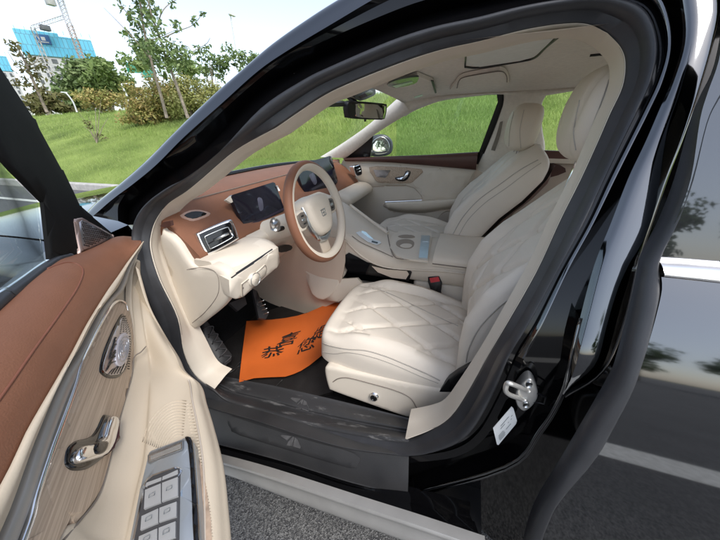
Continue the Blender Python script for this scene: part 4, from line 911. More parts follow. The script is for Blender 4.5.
# stalks
MB().add(*tube(on([(296,212),(305,207),(318,200)], atY(.53)), [.006, .007, .008], 8)).build('column_stalk', SATIN, dash)
c = S(319.5, 198.5, atY(.53)); MB().add(*rbox(c, (.055, .016, .022), .006, np.stack(frame((1, 0, .35), (0, -1, 0)), 1))).build('stalk_end', SATIN, dash)
c = S(275, 226, atY(.545)); e_ = S(274, 221, atY(.53))
MB().add(*tube(on([(283,228),(278,229),(275,227)], atY(.56)), [.008, .011, .013], 10)).build('column_stalk', PIANO, dash)
MB().add(*tube([c+np.array([0, 0, -.012]), c+np.array([0, -.002, .012]), e_], [.016, .018, .012], 14)).build('stalk_end', SATIN, dash)

# ---- floor, footwell, console
FLOORZ = .285
obj('floor_carpet', *plane_xy(-.70, .72, -1.2, 1.35, .262), CARPET, CAR, False)
rows = []
for y, z in cr([(.75, .262), (1.0, .29), (1.12, .40), (1.16, .60), (1.10, .82)], 5): rows.append([(x, y, z) for x in np.linspace(-.735, .735, 12)])
obj('firewall_carpet', *loft(rows), CARPET, CAR)
obj('footwell_side', [(-.725, .80, .26), (-.725, 1.2, .26), (-.725, 1.2, .75), (-.725, .80, .75)], [(0, 1, 2, 3)], CARPET, CAR, False)
# driver's rubber mat with a ribbed foot rest
MATR = mat('rubber_mat', (.014, .013, .013), .5, noise=.3, nscale=25, bump=.4, bscale=160)
fm = sheet('floor_mat', MATR, None, [(206,330),(246,318),(300,300),(340,300),(345,350),(332,392),(300,400),(250,386),(226,378),(215,352)], atZ(.280), .012, (0, 0, -1), 9)
tag(fm, 'black rubber floor mat in the driver footwell, under the orange paper', 'floor mat')
mb = MB(); mb.add(*tube(cr(on([(226,374),(234,370),(238,364),(244,360)], atZ(.286)), 4), .003, 6)); mb.add(*tube(cr(on([(270,392),(276,386),(282,380)], atZ(.286)), 4), .003, 6)).add(*tube(cr(on([(236,371),(240,366),(300,360)], atZ(.283)), 3), .002, 6)); mb.build('mat_rib', MATR, fm)
frp = Plane(S(213, 345, atY(.86)), (1, -.35, 0), (-.25, -.75, .55))
fr_ = panel('foot_rest', PLASTIC, CAR, frp.px([(200,322),(207,321),(232,355),(231,361),(222,368),(217,366),(203,338)]), frp, .006, .006, .02, .02, smooth_n=1)
mb = MB()
for k in range(5):
    P = frp.px([(203+k*4.6, 328+k*7.0), (213+k*4.4, 327+k*7.4), (208+k*3.6, 338+k*6.6)]); mb.add(*tube(cr([frp.w(*p, .008) for p in P], 4), .0028, 6))
mb.build('foot_rest_rib', RUBBER, fr_)
# pedals
pdl = Plane(S(238, 302, atY(.86)), (1, 0, 0), (0, -.8, .6))
bpd = panel('brake_pedal', RUBBER, CAR, pdl.px([(229,303),(245,297),(247,304),(238,311)]), pdl, .006, .006, .015, .02)
MB().add(*tube(cr([S(241, 300, atY(.88)), S(244, 290, atY(.95)), S(250, 278, atY(1.0))], 4), .012, 8)).build('pedal_arm', PLASTIC, bpd)
apd = Plane(S(262, 308, atY(.80)), (1, 0, 0), (0, -.75, .66))
ac_ = panel('accelerator_pedal', RUBBER, CAR, apd.px([(252,288),(257,291),(262,303),(269,313),(266,319),(259,318),(256,305)]), apd, .006, .006, .015, .02)
mb = MB()
for k in range(4): P = apd.px([(258+k*1.6, 303+k*4), (263+k*1.5, 301+k*4)]); mb.add(*tube([apd.w(*p, .008) for p in P], .0025, 6))
mb.build('pedal_grip', SATIN, ac_)
# tunnel side under the dash: big taupe knee panel
tk = lambda p: p[0]+.165-.05*sstep(.55, 1.05, p[1])
sheet('tunnel_side_panel', TAUPE, CAR, [(256,262),(276,253),(300,240),(320,235),(345,240),(345,262),(343,274),(338,290),(338,301),(318,310),(298,315),(280,312),(266,306),(256,296),(249,288)], tk, .02, (1, 0, 0), 7, 0)
pk = Plane(S(318, 285, atX(-.170)), (0, -1, 0), (-1, -.2, .3))
panel('tunnel_front_bin', CREAMP, CAR, pk.px([(301,252),(316,248),(338,256),(346,270),(341,279),(336,291),(324,300),(312,294),(305,272)]), pk, .012, .008, .02, .02, smooth_n=2)
panel('bin_floor', CREAMP, CAR, pk.px([(323,300),(341,279),(357,278),(366,288),(352,296),(338,302)]), pk, .01, .006, .02, .02, base=.001)
mb = MB()
for q_ in ((327,263,3.0), (332,268,2.2), (330.5,267,1.0)):
    c = S(q_[0], q_[1], lambda p: (p-pk.O)@pk.N-.010); mb.add(*tube([c, c+pk.N*.004], .0015*q_[2]*2, 10))
for a, b_ in (((329,269),(331,265)), ((332,268),(334,264)), ((335,266),(337,262))):
    mb.add(*tube([S(*a, lambda p: (p-pk.O)@pk.N-.009), S(*b_, lambda p: (p-pk.O)@pk.N-.009)], .0035, 6))
mb.build('socket', PIANO, CAR)
# console: ramp + flat deck as a loft along y
def cz(y): return .700+.255*sstep(.18, .75, y)*.82
XL, XR = -.150, .150
rows = []
for y in np.linspace(.70, -.48, 50):
    z = cz(y); w_ = 1.0; zb = max(.585 if y < .38 else .585+(y-.38)*.45, .5)
    rows.append([(XL+.01, y, zb), (XL-.004, y, zb+.012), (XL-.006, y, z-.05), (XL-.004, y, z-.018), (XL+.008, y, z-.004), (XL+.03, y, z), (0, y, z+.002), (XR-.03, y, z), (XR-.008, y, z-.004), (XR+.004, y, z-.02), (XR+.004, y, zb), (XR, y, zb-.02)])
con = edge_split(obj('centre_console', *loft(rows), CREAM, CAR), 50)
rows = [[(XL+.012, y, .26), (XL+.012, y, .64)] for y in np.linspace(.62, -.48, 4)]
cz_g = lambda p: p[2]-cz(p[1])
# lower body of the console with its open bay
mb = MB(); mb.add(*rbox((0, -.20, .42), (.285, .62, .34), .02)); mb.add(*rbox((0, .40, .33), (.28, .62, .12), .02)); lowc = mb.build('console_base', CREAMP, con)
bay = sheet('storage_bay', PIANO, con, [(342,261),(345,255),(349,252.5),(358,257),(367,262),(387,267.5),(400,268.5),(409,269),(412,272),(409,281),(373,275),(349,272)], atX(XL-.0065), .004, (-1, 0, 0), 5, 1)
sheet('bay_floor', TAUPE, con, [(372,266),(387,269.3),(407,271),(409,274),(406,279),(392,277.5),(378,272)], atX(XL-.012), .003, (-1, 0, 0), 5, 1)
mb = MB(); mb.add(*tube(cr(on([(345,240),(360,255),(378,265),(400,269),(440,271),(470,274),(480,274)], atX(XL-.008)), 4), .004, 6)); mb.build('console_edge', CREAM, con)
mb = MB(); mb.add(*tube(cr(on([(352,236),(362,243),(380,251),(393,257)], cz_g), 4), .0018, 6)); mb.add(*tube(cr(on([(387,227),(388,236),(390,246),(394,256),(402,259),(428,261)], lambda p: p[2]-cz(p[1])-.003), 5), .0022, 6)); mb.build('console_seam', STITCH, con)
deck = lambda o: (lambda p: p[2]-cz(p[1])-o)
cupl = sheet('cup_holder_plate', CREAMP, con, [(392,234),(400,231),(431,232.5),(432,236),(428,261),(404,258.5),(396,255.5),(390,247)], deck(.007), .008, (0, 0, -1), 5, 1)
hol = mat('cup_holder_inside', (.30, .25, .20), .6, noise=.05, nscale=10)
sheet('cup_holder', hol, cupl, [(396,243.5),(398,240.5),(404,239),(410,239.5),(414,242),(413.5,246),(409,248.5),(402,248),(397.5,246)], deck(.0085), .002, (0, 0, -1), 4, 3)
sheet('cup_holder', hol, cupl, [(398,236.2),(404,234.6),(412,235),(415,237),(411,238),(402,237.8)], deck(.0085), .002, (0, 0, -1), 4, 3)
sheet('cup_holder_bottom', CREAMP, cupl, [(400,245.5),(404,243.5),(410,243.8),(412,245.5),(409,247.6),(403,247.4)], deck(.0095), .001, (0, 0, -1), 4, 3)
bd = sheet('silver_band', SATIN, con, [(421.5,235),(430,235.5),(427.5,258),(418.8,257.5)], deck(.013), .014, (0, 0, -1), 5)
sheet('touch_key', SATIN, bd, [(423.5,237.5),(428.5,237.8),(428,241.5),(423,241.2)], deck(.0145), .001, (0, 0, -1), 4)
sheet('band_side', SATIN, bd, [(418.8,257.5),(427.5,258),(427,263),(419,262)], atX(XL-.007), .004, (1, 0, 0), 4)
rows = []
for y in np.linspace(.030, -.48, 20):
    z = .712; rows.append([(XL-.012, y, z-.035), (XL-.014, y, z-.012), (XL-.004, y, z+.006), (XL+.03, y, z+.013), (0, y, z+.018), (XR-.03, y, z+.013), (XR+.004, y, z+.006), (XR+.014, y, z-.012), (XR+.012, y, z-.035)])
V, F = loft(rows); F += [tuple(range(9))]; al = edge_split(obj('armrest_lid', V, F, CREAM, con), 60)
mb = MB(); mb.add(*tube([(XL-.0135, y, .688) for y in np.linspace(.03, -.48, 12)], .0025, 6)); mb.build('lid_gap', STITCH, con)
# control strip on the ramp
sheet('control_glass', CHROME, con, [(362,230.5),(366,232),(374,239.5),(380,243),(377,244.5),(370,241),(364,236),(361,232.5)], deck(.004), .005, (0, 0, -1), 4)
sheet('control_strip', mat('pale_glass', (.70, .72, .74), .1, noise=.05, nscale=20), con, [(356,232.5),(360,231),(369,238),(380,241),(381,243),(377,244.5),(368,241.5),(360,236)], deck(.006), .003, (0, 0, -1), 4)
sheet('drive_selector', PIANO, con, [(372,240.5),(378,242),(377.5,243.3),(371.5,241.8)], deck(.008), .003, (0, 0, -1), 3)
rows = on([(350,205),(362,214),(378,226),(388,233)], deck(.02)); ln = MB().add(*tube(cr(rows, 4), .008, 8)); ln.build('ramp_edge', CREAM, con)

PIPE = mat('piping', (.44, .405, .36), .55, noise=.05, nscale=40)
# ---- front seats
def quilt(u, v, sc=.088, dep=.006, wd=.09, u0=.185, v0=-9, v1=9):
    a = ((u*1.0+v*.62)/sc) % 1-.5; b_ = ((u*1.0-v*.62)/sc) % 1-.5
    m_ = (1-sstep(u0-.012, u0+.004, np.abs(u)))*sstep(v0, v0+.05, v)*(1-sstep(v1-.07, v1, v))
    g_ = np.exp(-(a/wd)**2)+np.exp(-(b_/wd)**2)
    return -dep*np.clip(g_, 0, 1)*m_+.004*m_*(1-np.clip(g_, 0, 1))
Zc = [.44, .50, .60, .66, .734, .828, .903, .94, 1.024, 1.08, 1.12, 1.16]
Yc = [.010, .014, .018, .020, .016, -.020, -.080, -.122, -.205, -.255, -.290, -.325]        # bolster crest, side view
Ze = [.44, .50, .71, .807, .896, .966, 1.033, 1.076, 1.12, 1.16]
Ye = [-.015, -.012, -.030, -.064, -.125, -.200, -.272, -.322, -.352, -.372]                 # outer front edge (piping)
Zr = [.44, .55, .713, .834, .919, 1.01, 1.083, 1.16]
Yr = [-.100, -.108, -.148, -.228, -.306, -.368, -.392, -.400]                               # rear edge of the side face
def seat(xc, yc, yb, yh, step, hz_, dz=0.):
    cp = Plane((xc, yc, .500+dz), (1, 0, 0), (0, -.10, 1))
    co_ = np.array([(-.255,.0),(-.262,.16),(-.258,.32),(-.235,.45),(-.19,.49),(-.08,.503),(.08,.503),(.19,.49),(.235,.45),(.258,.32),(.262,.16),(.255,.0),(.20,-.03),(-.20,-.03)])*np.array([.93, 1])
    def cd_(u, v):
        u = u/.93; bl = sstep(.172, .222, np.abs(u)); fr = sstep(.36, .50, v)
        return bl*(.052*sstep(-.02, .22, v)*(1-sstep(.33, .47, v))-.006)-.03*fr+quilt(u, v, .150, .0085, .05, .180, -.12, .47)-.010*np.exp(-((np.abs(u)-.182)/.010)**2)-.012*sstep(.05, -.02, v)
    s = panel('seat', SEATL, CAR, co_, cp, .055, .045, .075, step, cd_, smooth_n=4, sharp=70)
    # backrest: closed rings up its height, shaped from the side view curves
    nz, nf = 96, 81; rows = []; tt = np.linspace(-1, 1, nf)
    for k in range(nz):
        q = k/(nz-1); z = .44+.69*q; top_ = sstep(1.0, 1.13, z)
        wd = .236*(1-.14*top_); yc_, ye_, yr_ = np.interp(z, Zc, Yc), np.interp(z, Ze, Ye), np.interp(z, Zr, Yr)
        bl = .036*(1-sstep(.86, 1.06, z)); u = tt*wd; a_ = np.abs(u)/.236
        ym = yc_-bl+.014*math.exp(-((z-.66)/.09)**2)
        f = ym+(yc_-ym)*sstep(.62, .84, a_)
        ed = np.clip((np.abs(tt)-.84)/.16, 0, 1); f = f+(min(ye_, yc_)-.004-f)*(1-np.sqrt(np.clip(1-ed**2, 0, 1)))*.95
        f = f+quilt(u, np.full(nf, z*1.18), .150, .013, .06, .158, -9, 1.30)-.008*np.exp(-((a_-.66)/.03)**2)
        yb_ = yr_
        ring = [(xc+u[i], f[i]+yb, z) for i in range(nf)]
        nside = 7; y1 = f[-1]
        for j in range(1, nside): t = j/nside; ring.append((xc+wd+.010*math.sin(math.pi*t), y1+(yb_-y1)*t+yb, z-.02*t))
        for j in range(9): t = 1-2*j/8; ring.append((xc+wd*.97*t, yb_-.012*(1-t*t)+yb, z-.02))
        for j in range(nside-1, 0, -1): t = j/nside; ring.append((xc-wd-.010*math.sin(math.pi*t), f[0]+(yb_-f[0])*t+yb, z-.02*t))
        if z > 1.045:
            k_ = math.sqrt(max(.012, 1-((z-1.045)/.0862)**2)); yr0 = .5*(f[nf//2]+yb_)+yb
            ring = [(xc+(p[0]-xc)*(.42+.58*k_), yr0+(p[1]-yr0)*k_, p[2]) for p in ring]
        rows.append(ring)
    V, F = loft(rows, False, True); m_ = len(rows[0]); F += [tuple(range(m_))[::-1], tuple((nz-1)*m_+k for k in range(m_))]
    bk_ = edge_split(obj('backrest', V, F, SEATL, s), 75)
    V = []
    for z in np.linspace(.45, 1.07, 24):
        y = np.interp(z, Zr, Yr)+yb
        for t in np.linspace(-1, 1, 15): V.append((xc+.226*t*(1-.12*sstep(.9, 1.07, z)), y-.020-.045*(1-t**4)*min(1, (1.07-z)/.08), z-.02))
    obj('backrest_shell', V, grid_faces(24, 15), DBROWN, s)
    # headrest: a rounded cushion with two stitched seams
    hc = np.array([xc, yh, hz_]); hx = np.array([1., 0, 0]); hu = np.array([0, -.09, 1]); hu /= np.linalg.norm(hu); hn = np.cross(hx, hu); hn = hn if hn[1] > 0 else -hn
    V = []; nu, nv = 64, 36; f = lambda c, e: math.copysign(abs(c)**e, c)
    def hp(x, y, z):
        wz = .135*(1-.10*(z-.0)*(1 if z > 0 else -.9)); yy = y*.062+(.012 if y > 0 else 0)*(1-z*z)
        pl_ = -.007*math.exp(-((abs(x)*.135-.070-.02*z)/.007)**2) if y > 0 else 0
        return hc+hx*x*wz+hn*(yy+pl_)+hu*z*.100
    for j in range(nv):
        ph = -math.pi/2+math.pi*j/(nv-1)
        for i in range(nu):
            th = 2*math.pi*i/nu; V.append(hp(f(math.cos(th), .55)*f(math.cos(ph), .5), f(math.sin(th), .75)*f(math.cos(ph), .5), f(math.sin(ph), .6)))
    hr_ = obj('headrest', V, grid_faces(nv, nu, False, True), SEATL, s)
    for sx_ in (-.055, .055):
        MB().add(*tube([hc+hx*sx_-hu*.06, hc+hx*sx_-hu*.19], .007, 8)).build('headrest_post', CHROME, s)
    return s, bk_, hr_
def seam_on(pxs, obs, r, parent, name='piping', m=None, off=.0008):
    g = Cast(obs, off); P = [g.hit(a, b_) for a, b_ in cr(pxs, 6)]
    return MB().add(*tube(P, r, 6)).build(name, m or PIPE, parent)
s1_, bk1, hr1 = seat(-.405, -.13, -.124, -.345, .0085, 1.225)
s2_, bk2, hr2 = seat(.385, -.06, .0, -.282, .0095, 1.196, .085)
seam_on([(321,342),(330,345.5),(347,349),(366,350.5),(385,356),(400,362),(425,373),(440,380.5)], [s1_], .0018, s1_)
seam_on([(323,352),(335,353.5),(350,352.5),(372,357),(395,365),(420,376),(438,383)], [s1_], .0012, s1_, 'stitching')
seam_on([(372,289),(380,290),(395,296),(415,306),(440,318),(458,326)], [s1_], .0018, s1_)
seam_on([(466,362),(469,348),(480,327),(500,306),(520,292),(529,286)], [bk1], .0020, bk1)
seam_on([(453,234),(463,217),(479,199.6),(499,185),(520,170),(538,160)], [bk2], .0020, bk2)
seam_on([(459,235),(468,220),(485,203),(505,189),(525,174),(541,163)], [bk2], .0012, bk2, 'stitching')
for pxs in ([(509,146),(510,130),(514,112)], [(521,148),(520,130),(524,110)]): seam_on(pxs, [hr2], .0013, hr2, 'stitching')
for pxs in ([(585,150),(592,128),(604,95),(609,80)], [(576,150),(574,130),(580,100)]): seam_on(pxs, [hr1], .0013, hr1, 'stitching')
sb = Plane((-.652, .1, .43), (0, -1, 0), (-1, 0, .1))
shd = panel('seat_side_shield', CREAMP, s1_, sb.px([(325.5,367),(335,366),(347,369),(372,374),(410,382),(440,387),(457,390),(457,403),(450,411),(432,416),(417,418),(397,412.5),(360,399.5),(334,390),(329,386)]), sb, .012, .010, .03, .012, smooth_n=5)
mb = MB(); mb.add(*tube(cr([sb.w(*p, .0105) for p in sb.px([(334,380),(340,376.5),(350,376),(370,381),(395,388),(410,395),(417,405),(420,414)])], 4), .0018, 6)); mb.build('shield_seam', STITCH, shd)
k0 = sb.w(*sb.px([(375.3,394)])[0], .008)
MB().add(*tube([k0, k0+sb.N*.010, k0+sb.N*.012], [.0145, .0145, .012], 22)).build('lumbar_switch', CHROME, shd)
MB().add(*tube([k0+sb.N*.012, k0+sb.N*.0145], [.0115, .010], 20)).build('switch_cap', PIANO, shd)
mb = MB().add(*rbox((-.39, .12, .40), (.48, .42, .10), .02)); mb.build('seat_frame', PLASTIC, s1_)
bp_ = Plane(S(456, 380, atX(-.655)), (0, -1, 0), (-1, 0, 0))
panel('belt_anchor_cover', PLASTIC, s1_, bp_.px([(439,392),(449,378.5),(458,372),(472,364.5),(470,370),(464,377),(457,386),(452,392)]), bp_, .004, .004, .015, .02, smooth_n=1)
bk_ = Plane(S(436, 288, atX(-.168)), (0, -1, 0), (-1, .1, .25))
bu = panel('belt_buckle', PLASTIC, s1_, bk_.px([(428,277),(439,275.5),(442,283),(441,291),(431.5,292.5),(428,282)]), bk_, .004, .005, .02, .02, smooth_n=1)
panel('release_button', RED, bu, bk_.px([(429.5,278),(438.5,276.6),(440,281),(431,282.5)]), bk_, .002, .002, .003, .02, base=.005)
panel('buckle_stalk', PLASTIC, bu, bk_.px([(434,292),(441,291),(442,299),(438,297)]), bk_, .003, .003, .006, .02, base=-.006)
obj('lower_side_trim', [(.742, y, z) for y in (.02, -1.5) for z in (.26, 1.03)], [(0, 1, 3, 2)], TAUPE, CAR, False)
# rear seat, simple but complete
rows = []
for x in np.linspace(-.66, .66, 34):
    k = .02*math.sin((x+.66)*14)
    rows.append([(x, y, z) for y, z in cr([(-.62, .40), (-.60, .50), (-.72, .545), (-1.10, .50), (-1.20, .55), (-1.34, .95), (-1.40, 1.04), (-1.48, 1.02)], 4)])
rs = obj('rear_bench', *loft(rows), SEATL, CAR)
for x in (-.40, .40): mb = MB().add(*rbox((x, -1.42, 1.12), (.26, .10, .17), .045, seg=4)); mb.build('rear_headrest', SEATL, rs)
obj('parcel_shelf', *plane_xy(-.66, .66, -2.0, -1.44, 1.0), TAUPE, CAR, False)

# ---- orange paper mat with brush writing (lies on the rubber mat and leans up the tunnel)
pap_g = lambda p: p[2]-(.300+max(0, p[0]+.36)**2*1.5+.008*math.sin(p[0]*14+p[1]*9)+.003*abs(math.sin(p[0]*31-p[1]*17)))
pp_ = [(246.5,321),(258,320.3),(272,319.6),(285,318),(297,315.8),(308,312.5),(317,308.5),(328,303.5),(339,301.8),(345,303),(345,330),(335,345),(324.5,353),(316,360),(309,365.5),(301,370.5),(293,374),(285,376.5),(270,377),(254,378),(239,382),(242,355)]
paper = sheet('paper_mat', ORANGE, None, pp_, pap_g, .0015, (0, 0, -1), 6)
tag(paper, 'orange protective paper with black brush writing on the driver floor', 'paper mat')
def glyph(ch, px, py, ax, ay, parent):
    """one written character, flattened onto the paper; ax, ay: photo-pixel vectors of its width and height"""
    cu = bpy.data.curves.new('writing', 'FONT'); cu.body = ch; cu.size = 1; cu.offset = .008; tmp = bpy.data.objects.new('writing', cu); COL.objects.link(tmp)
    dg = bpy.context.evaluated_depsgraph_get(); me = bpy.data.meshes.new_from_object(tmp.evaluated_get(dg)); bpy.data.objects.remove(tmp)
    co = np.array([v.co[:2] for v in me.vertices]); F = [tuple(p.vertices) for p in me.polygons]
    if len(co) == 0: return
    lo_, hi_ = co.min(0), co.max(0); uv = (co-lo_)/(hi_-lo_)-.5
    g2 = lambda p: pap_g(p)-.0022
    V = [S(px+u*ax[0]+v*ay[0]+.9*math.sin(v*5+px), py+u*ax[1]+v*ay[1]+.7*math.sin(u*6+py), g2) for u, v in uv]
    obj('writing', V, F, INK, parent, False)
for ch, px, py, ax, ay in (('恭', 272, 352, (23, -5), (4, -12)), ('喜', 288.5, 339, (20, -7), (5, -13)), ('您', 306.5, 344.5, (18, -8), (3, -13)), ('提', 319.5, 332.5, (14, -8), (5, -14))):
    glyph(ch, px, py, ax, ay, paper)

# ---- the open driver door
TH = math.radians(42.5); H = np.array([-.863, .859, 0]); SD = np.array([-math.sin(TH), -math.cos(TH), 0]); DN = np.array([math.cos(TH), -math.sin(TH), 0])
def dg(n): return lambda p: (p-H)@DN-n
def DW(s, n, z): return H+SD*s+DN*n+np.array([0, 0, z])
def dl(p): q = p-H; return q@SD, q@DN, p[2]
def dpl(n): return Plane(H+DN*n, SD, DN)
def pxd(pts, n): return np.array([S(a, b, dg(k)) for (a, b), k in zip(pts, n if hasattr(n, '__len__') else [n]*len(pts))])
mb = MB()
# outer skin and core
rows = []
for s in np.linspace(.02, 1.12, 16): rows.append([DW(s, n, z) for n, z in ((.0, .985), (-.055, .985), (-.085, .93), (-.105, .82), (-.115, .66), (-.105, .48), (-.085, .36), (-.03, .345), (.03, .36), (.045, .50), (.03, .62))])
V, F = loft(rows); F += [tuple(range(11)), tuple(len(V)-11+k for k in range(11))[::-1]]
dr = edge_split(obj('driver_door', V, F, BLACKG, CAR), 45)
def ext(L, s_end=1.08, keep=None):
    """run a line on along the door's own length past the picture's edge"""
    L = [np.asarray(p) for p in L]; a, b_ = L[-2], L[-1]; sa, sb_ = dl(a)[0], dl(b_)[0]; out = list(L)
    if sb_ < s_end:
        for k in (1, 2, 3):
            t = (s_end-sb_)*k/3; out.append(b_+SD*t)
    return np.array(out)
# upper brown pad between the glass rail and the cream edge
Rl = ext(pxd([(139,239),(128,236.5),(115,237.5),(97,246),(80,253),(68,257),(57,261),(29,282),(0,309)], [.07,.045,.02,.008,.004,.004,.004,.004,.004]))
Bl = ext(pxd([(141,241),(135,249),(125.5,261),(115,276),(104,291),(84,322),(67,353),(51,380),(20,432),(0,473)], [.098,.085,.070,.066,.064,.064,.064,.064,.064,.064]))
NN = 60
R_, B_ = resample(cr(Rl, 6), NN), resample(cr(Bl, 6), NN)
def bulge(t, k): return R_*(1-t)+B_*t+np.array([0, 0, 1])*k+DN*k*.6
endk = np.clip(np.linspace(0, 1, NN)/.06, 0, 1)[:, None]
pad = band('upper_pad', BROWN, dr, [R_-np.array([0, 0, .02]), R_, bulge(.2, .010)*endk+bulge(.2, 0)*(1-endk), bulge(.5, .014)*endk+bulge(.5, 0)*(1-endk), bulge(.8, .010)*endk+bulge(.8, 0)*(1-endk), B_, B_-np.array([0, 0, .012])], sub=1, mid=3, sharp=60)
pad_pl = bilin_plane(R_[20], R_[48], B_[34])
seam_px = [(40,272),(48,268.5),(57,265),(67,262.5),(77,264),(82.5,269),(82,277),(76,290),(66,305),(55.5,320),(33,351),(13,380),(-10,412)]
mb = MB()
g_pad = lambda p: (p-pad_pl.O)@pad_pl.N-.014
_bv = BVHTree.FromPolygons([v.co[:] for v in pad.data.vertices], [p.vertices[:] for p in pad.data.polygons])
_sp = [_bv.ray_cast(Vector(CAM), Vector(ray(a, b_)).normalized())[0] for a, b_ in cr(seam_px, 5)]
mb.add(*tube([np.array(p) for p in _sp if p is not None], .0017, 6)); mb.build('pad_seam', mat('brown_seam', (.20, .075, .045), .55, noise=.1, nscale=30), pad)
# cream edge, groove, metal-look strip, chrome line, then the wood
e1 = ext(pxd([(141.5,243),(131,260),(113,293),(95.5,312),(75.5,349),(60,380),(28,452),(6,510)], [.096,.078,.070,.070,.070,.070,.070,.070]))
e2 = ext(pxd([(141,246),(131,264),(121,288),(106,305),(86,346),(66,380),(40,445),(14,520)], [.090,.070,.060,.058,.056,.056,.056,.056]))
e3 = ext(pxd([(140,249),(131,268),(123,292),(113,302),(96,330),(78,376),(51,446),(20,540)], [.085,.062,.054,.052,.052,.052,.052,.052]))
q1, q2, q3 = [resample(cr(e, 6), NN) for e in (e1, e2, e3)]
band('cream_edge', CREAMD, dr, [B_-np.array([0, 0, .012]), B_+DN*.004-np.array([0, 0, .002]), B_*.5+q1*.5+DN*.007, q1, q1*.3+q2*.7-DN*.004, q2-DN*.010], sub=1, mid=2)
band('pewter_strip', mat('pewter_strip', (.36, .34, .31), .4, metal=.3, noise=.05, nscale=20), dr, [q2-DN*.010, q2+DN*.001, q2*.4+q3*.6+DN*.003, q3-DN*.008], sub=1, mid=2)
ch_ = pxd([(128,311),(126,304),(121,300.5),(116,301.5),(110,307),(98,327),(84,355),(80,366),(75,385),(63,418),(51,450),(36,495),(23,540)], .0555)
chl = ext(ch_); rad = np.r_[.0012, .0018, .0024, np.full(len(chl)-3, .0042)]
c2_ = cr(chl, 5); MB().add(*tube(c2_, np.interp(np.linspace(0, 1, len(c2_)), np.linspace(0, 1, len(rad)), rad), 10)).build('chrome_strip', CHROME, dr)
wp = dpl(.050)
wuv = wp.px([(121,301.5),(125.5,304.5),(129.5,315),(132.5,335),(132.8,358),(130,378),(124.5,400),(118.5,418),(110,454),(104,476),(98,493),(88,508),(75,524),(58,542)])
wl = wp.px([(23,542),(51,450),(75,386),(84,356),(98,328),(111,306)]); far_ = np.array([(1.0, wuv[-1][1]-.005), (1.04, wl[0][1]-.02)])
woodp = panel('wood_trim', WOOD, dr, np.vstack([wuv, far_, wl]), wp, .004, .003, .02, .02, smooth_n=2)
spg = panel('speaker_rim', PIANO, dr, wp.px([(121,313.5),(125,323),(129,338),(128,353),(124,368),(119,376),(113,379),(104.5,378.5),(98,374),(97,369),(100,355.5),(106,340),(113.5,324)]), wp, .003, .003, .01, .02, smooth_n=3, base=.0025)
gr = panel('speaker_grille', GRILLE, spg, wp.px([(121,316),(124.5,325),(127.3,338),(126.5,353),(122.5,367),(118,374),(112,376),(105,376),(99.7,372),(98.7,368),(102,356),(107.5,341.5),(114.5,326)]), wp, .003, .002, .004, .012, smooth_n=3, base=.0045)
cc = wp.px([(118.3,350)])[0]; a1 = wp.px([(121.5,334)])[0]-cc; a2 = wp.px([(124.5,352)])[0]-cc
V, F, k = [], [], 0
cone = panel('speaker_cone', mat('cone_lilac_grey', (.58, .56, .60), .5, metal=.3, noise=.05, nscale=40), spg, np.array([cc+a1*math.cos(t)+a2*math.sin(t) for t in np.linspace(0, 2*math.pi, 30)[:-1]]), wp, .003, .002, .003, .02, base=.0075)
mb = MB()
for f_ in (.25, .5, .75):
    P = [wp.w(*(cc+a1*f_*math.cos(t)+a2*f_*math.sin(t)), .0100) for t in np.linspace(0, 2*math.pi, 26)]; mb.add(*tube(P, .0009, 4))
mb.build('cone_rings', SATIN, spg)
# wave cut-outs left of the cone, diamond perforations above it
mb = MB()
for k in range(7):
    t = k/6; pts = [(101+t*5, 374-t*20), (104+t*5, 365-t*19), (109+t*2, 361-t*22), (113-t*1, 357-t*18)]
    if k < 4: pts = [(101+k*2.2, 373-k*5.5), (106+k*2, 365-k*5), (112+k*.4, 362-k*6)]
    mb.add(*tube(cr([wp.w(*p, .0072) for p in wp.px(pts)], 4), [.0004]+[.0016]*(4*(len(pts)-1)-1)+[.0004], 6))
for k in range(5):
    pts = [(104+k*3, 376-k*.4), (108+k*3, 371-k*1.2), (113+k*2, 368-k*1.6)]; mb.add(*tube(cr([wp.w(*p, .0072) for p in wp.px(pts)], 3), .0009, 5))
for i in range(9):
    for j in range(4):
        a = 121+ (j-1.5)*(.8+i*.32)+ (i-4)*.15; b_ = 317.5+i*2.1
        mb.add(*tube([wp.w(*p, .0072) for p in wp.px([(a-.35, b_+.5), (a+.35, b_-.5)])], .0008, 5))
for i in range(14):
    a = 126.6-.012*(i-5)**2-.06*i; b_ = 337+i*2.5
    for j in range(2): mb.add(*tube([wp.w(*p, .0072) for p in wp.px([(a-j*1.2-.4, b_), (a-j*1.2+.3, b_+.8)])], .0009, 5))
mb.build('grille_perforations', PIANO, gr)
# inner handle
esc = panel('handle_recess', PIANO, dr, wp.px([(100,416.5),(104,415.5),(114,419.5),(114.5,424),(111,444),(107,452),(98,461),(86,469.5),(76,472),(67,471.5),(62,467),(61,461),(64,449),(72,442),(82,439.5),(89,436),(95,427)]), wp, .005, .004, .01, .012, smooth_n=3, base=.002)
panel('door_handle', CHROME, dr, wp.px([(103,420),(106,418.5),(111,420.5),(110.5,426),(108,438),(105,448),(98.5,457.5),(85,463),(71,466.5),(67.5,464),(67,459),(70,452.5),(75,449),(86,447),(95,442),(98.5,431)]), wp, .006, .006, .006, .010, smooth_n=2, base=.009)
panel('handle_grip', PIANO, dr, wp.px([(84,447.5),(91,445.5),(96,446),(95,452),(91,458),(83,459.5),(80,456)]), wp, .004, .003, .002, .01, smooth_n=2, base=.0145)
panel('handle_edge', mat('dark_wine_edge', (.06, .02, .022), .2, noise=.1, nscale=20), dr, wp.px([(110,420.5),(113.5,421.5),(110.5,443),(104,453),(99,458),(104.5,448),(108,438)]), wp, .003, .005, .002, .01, base=.010)
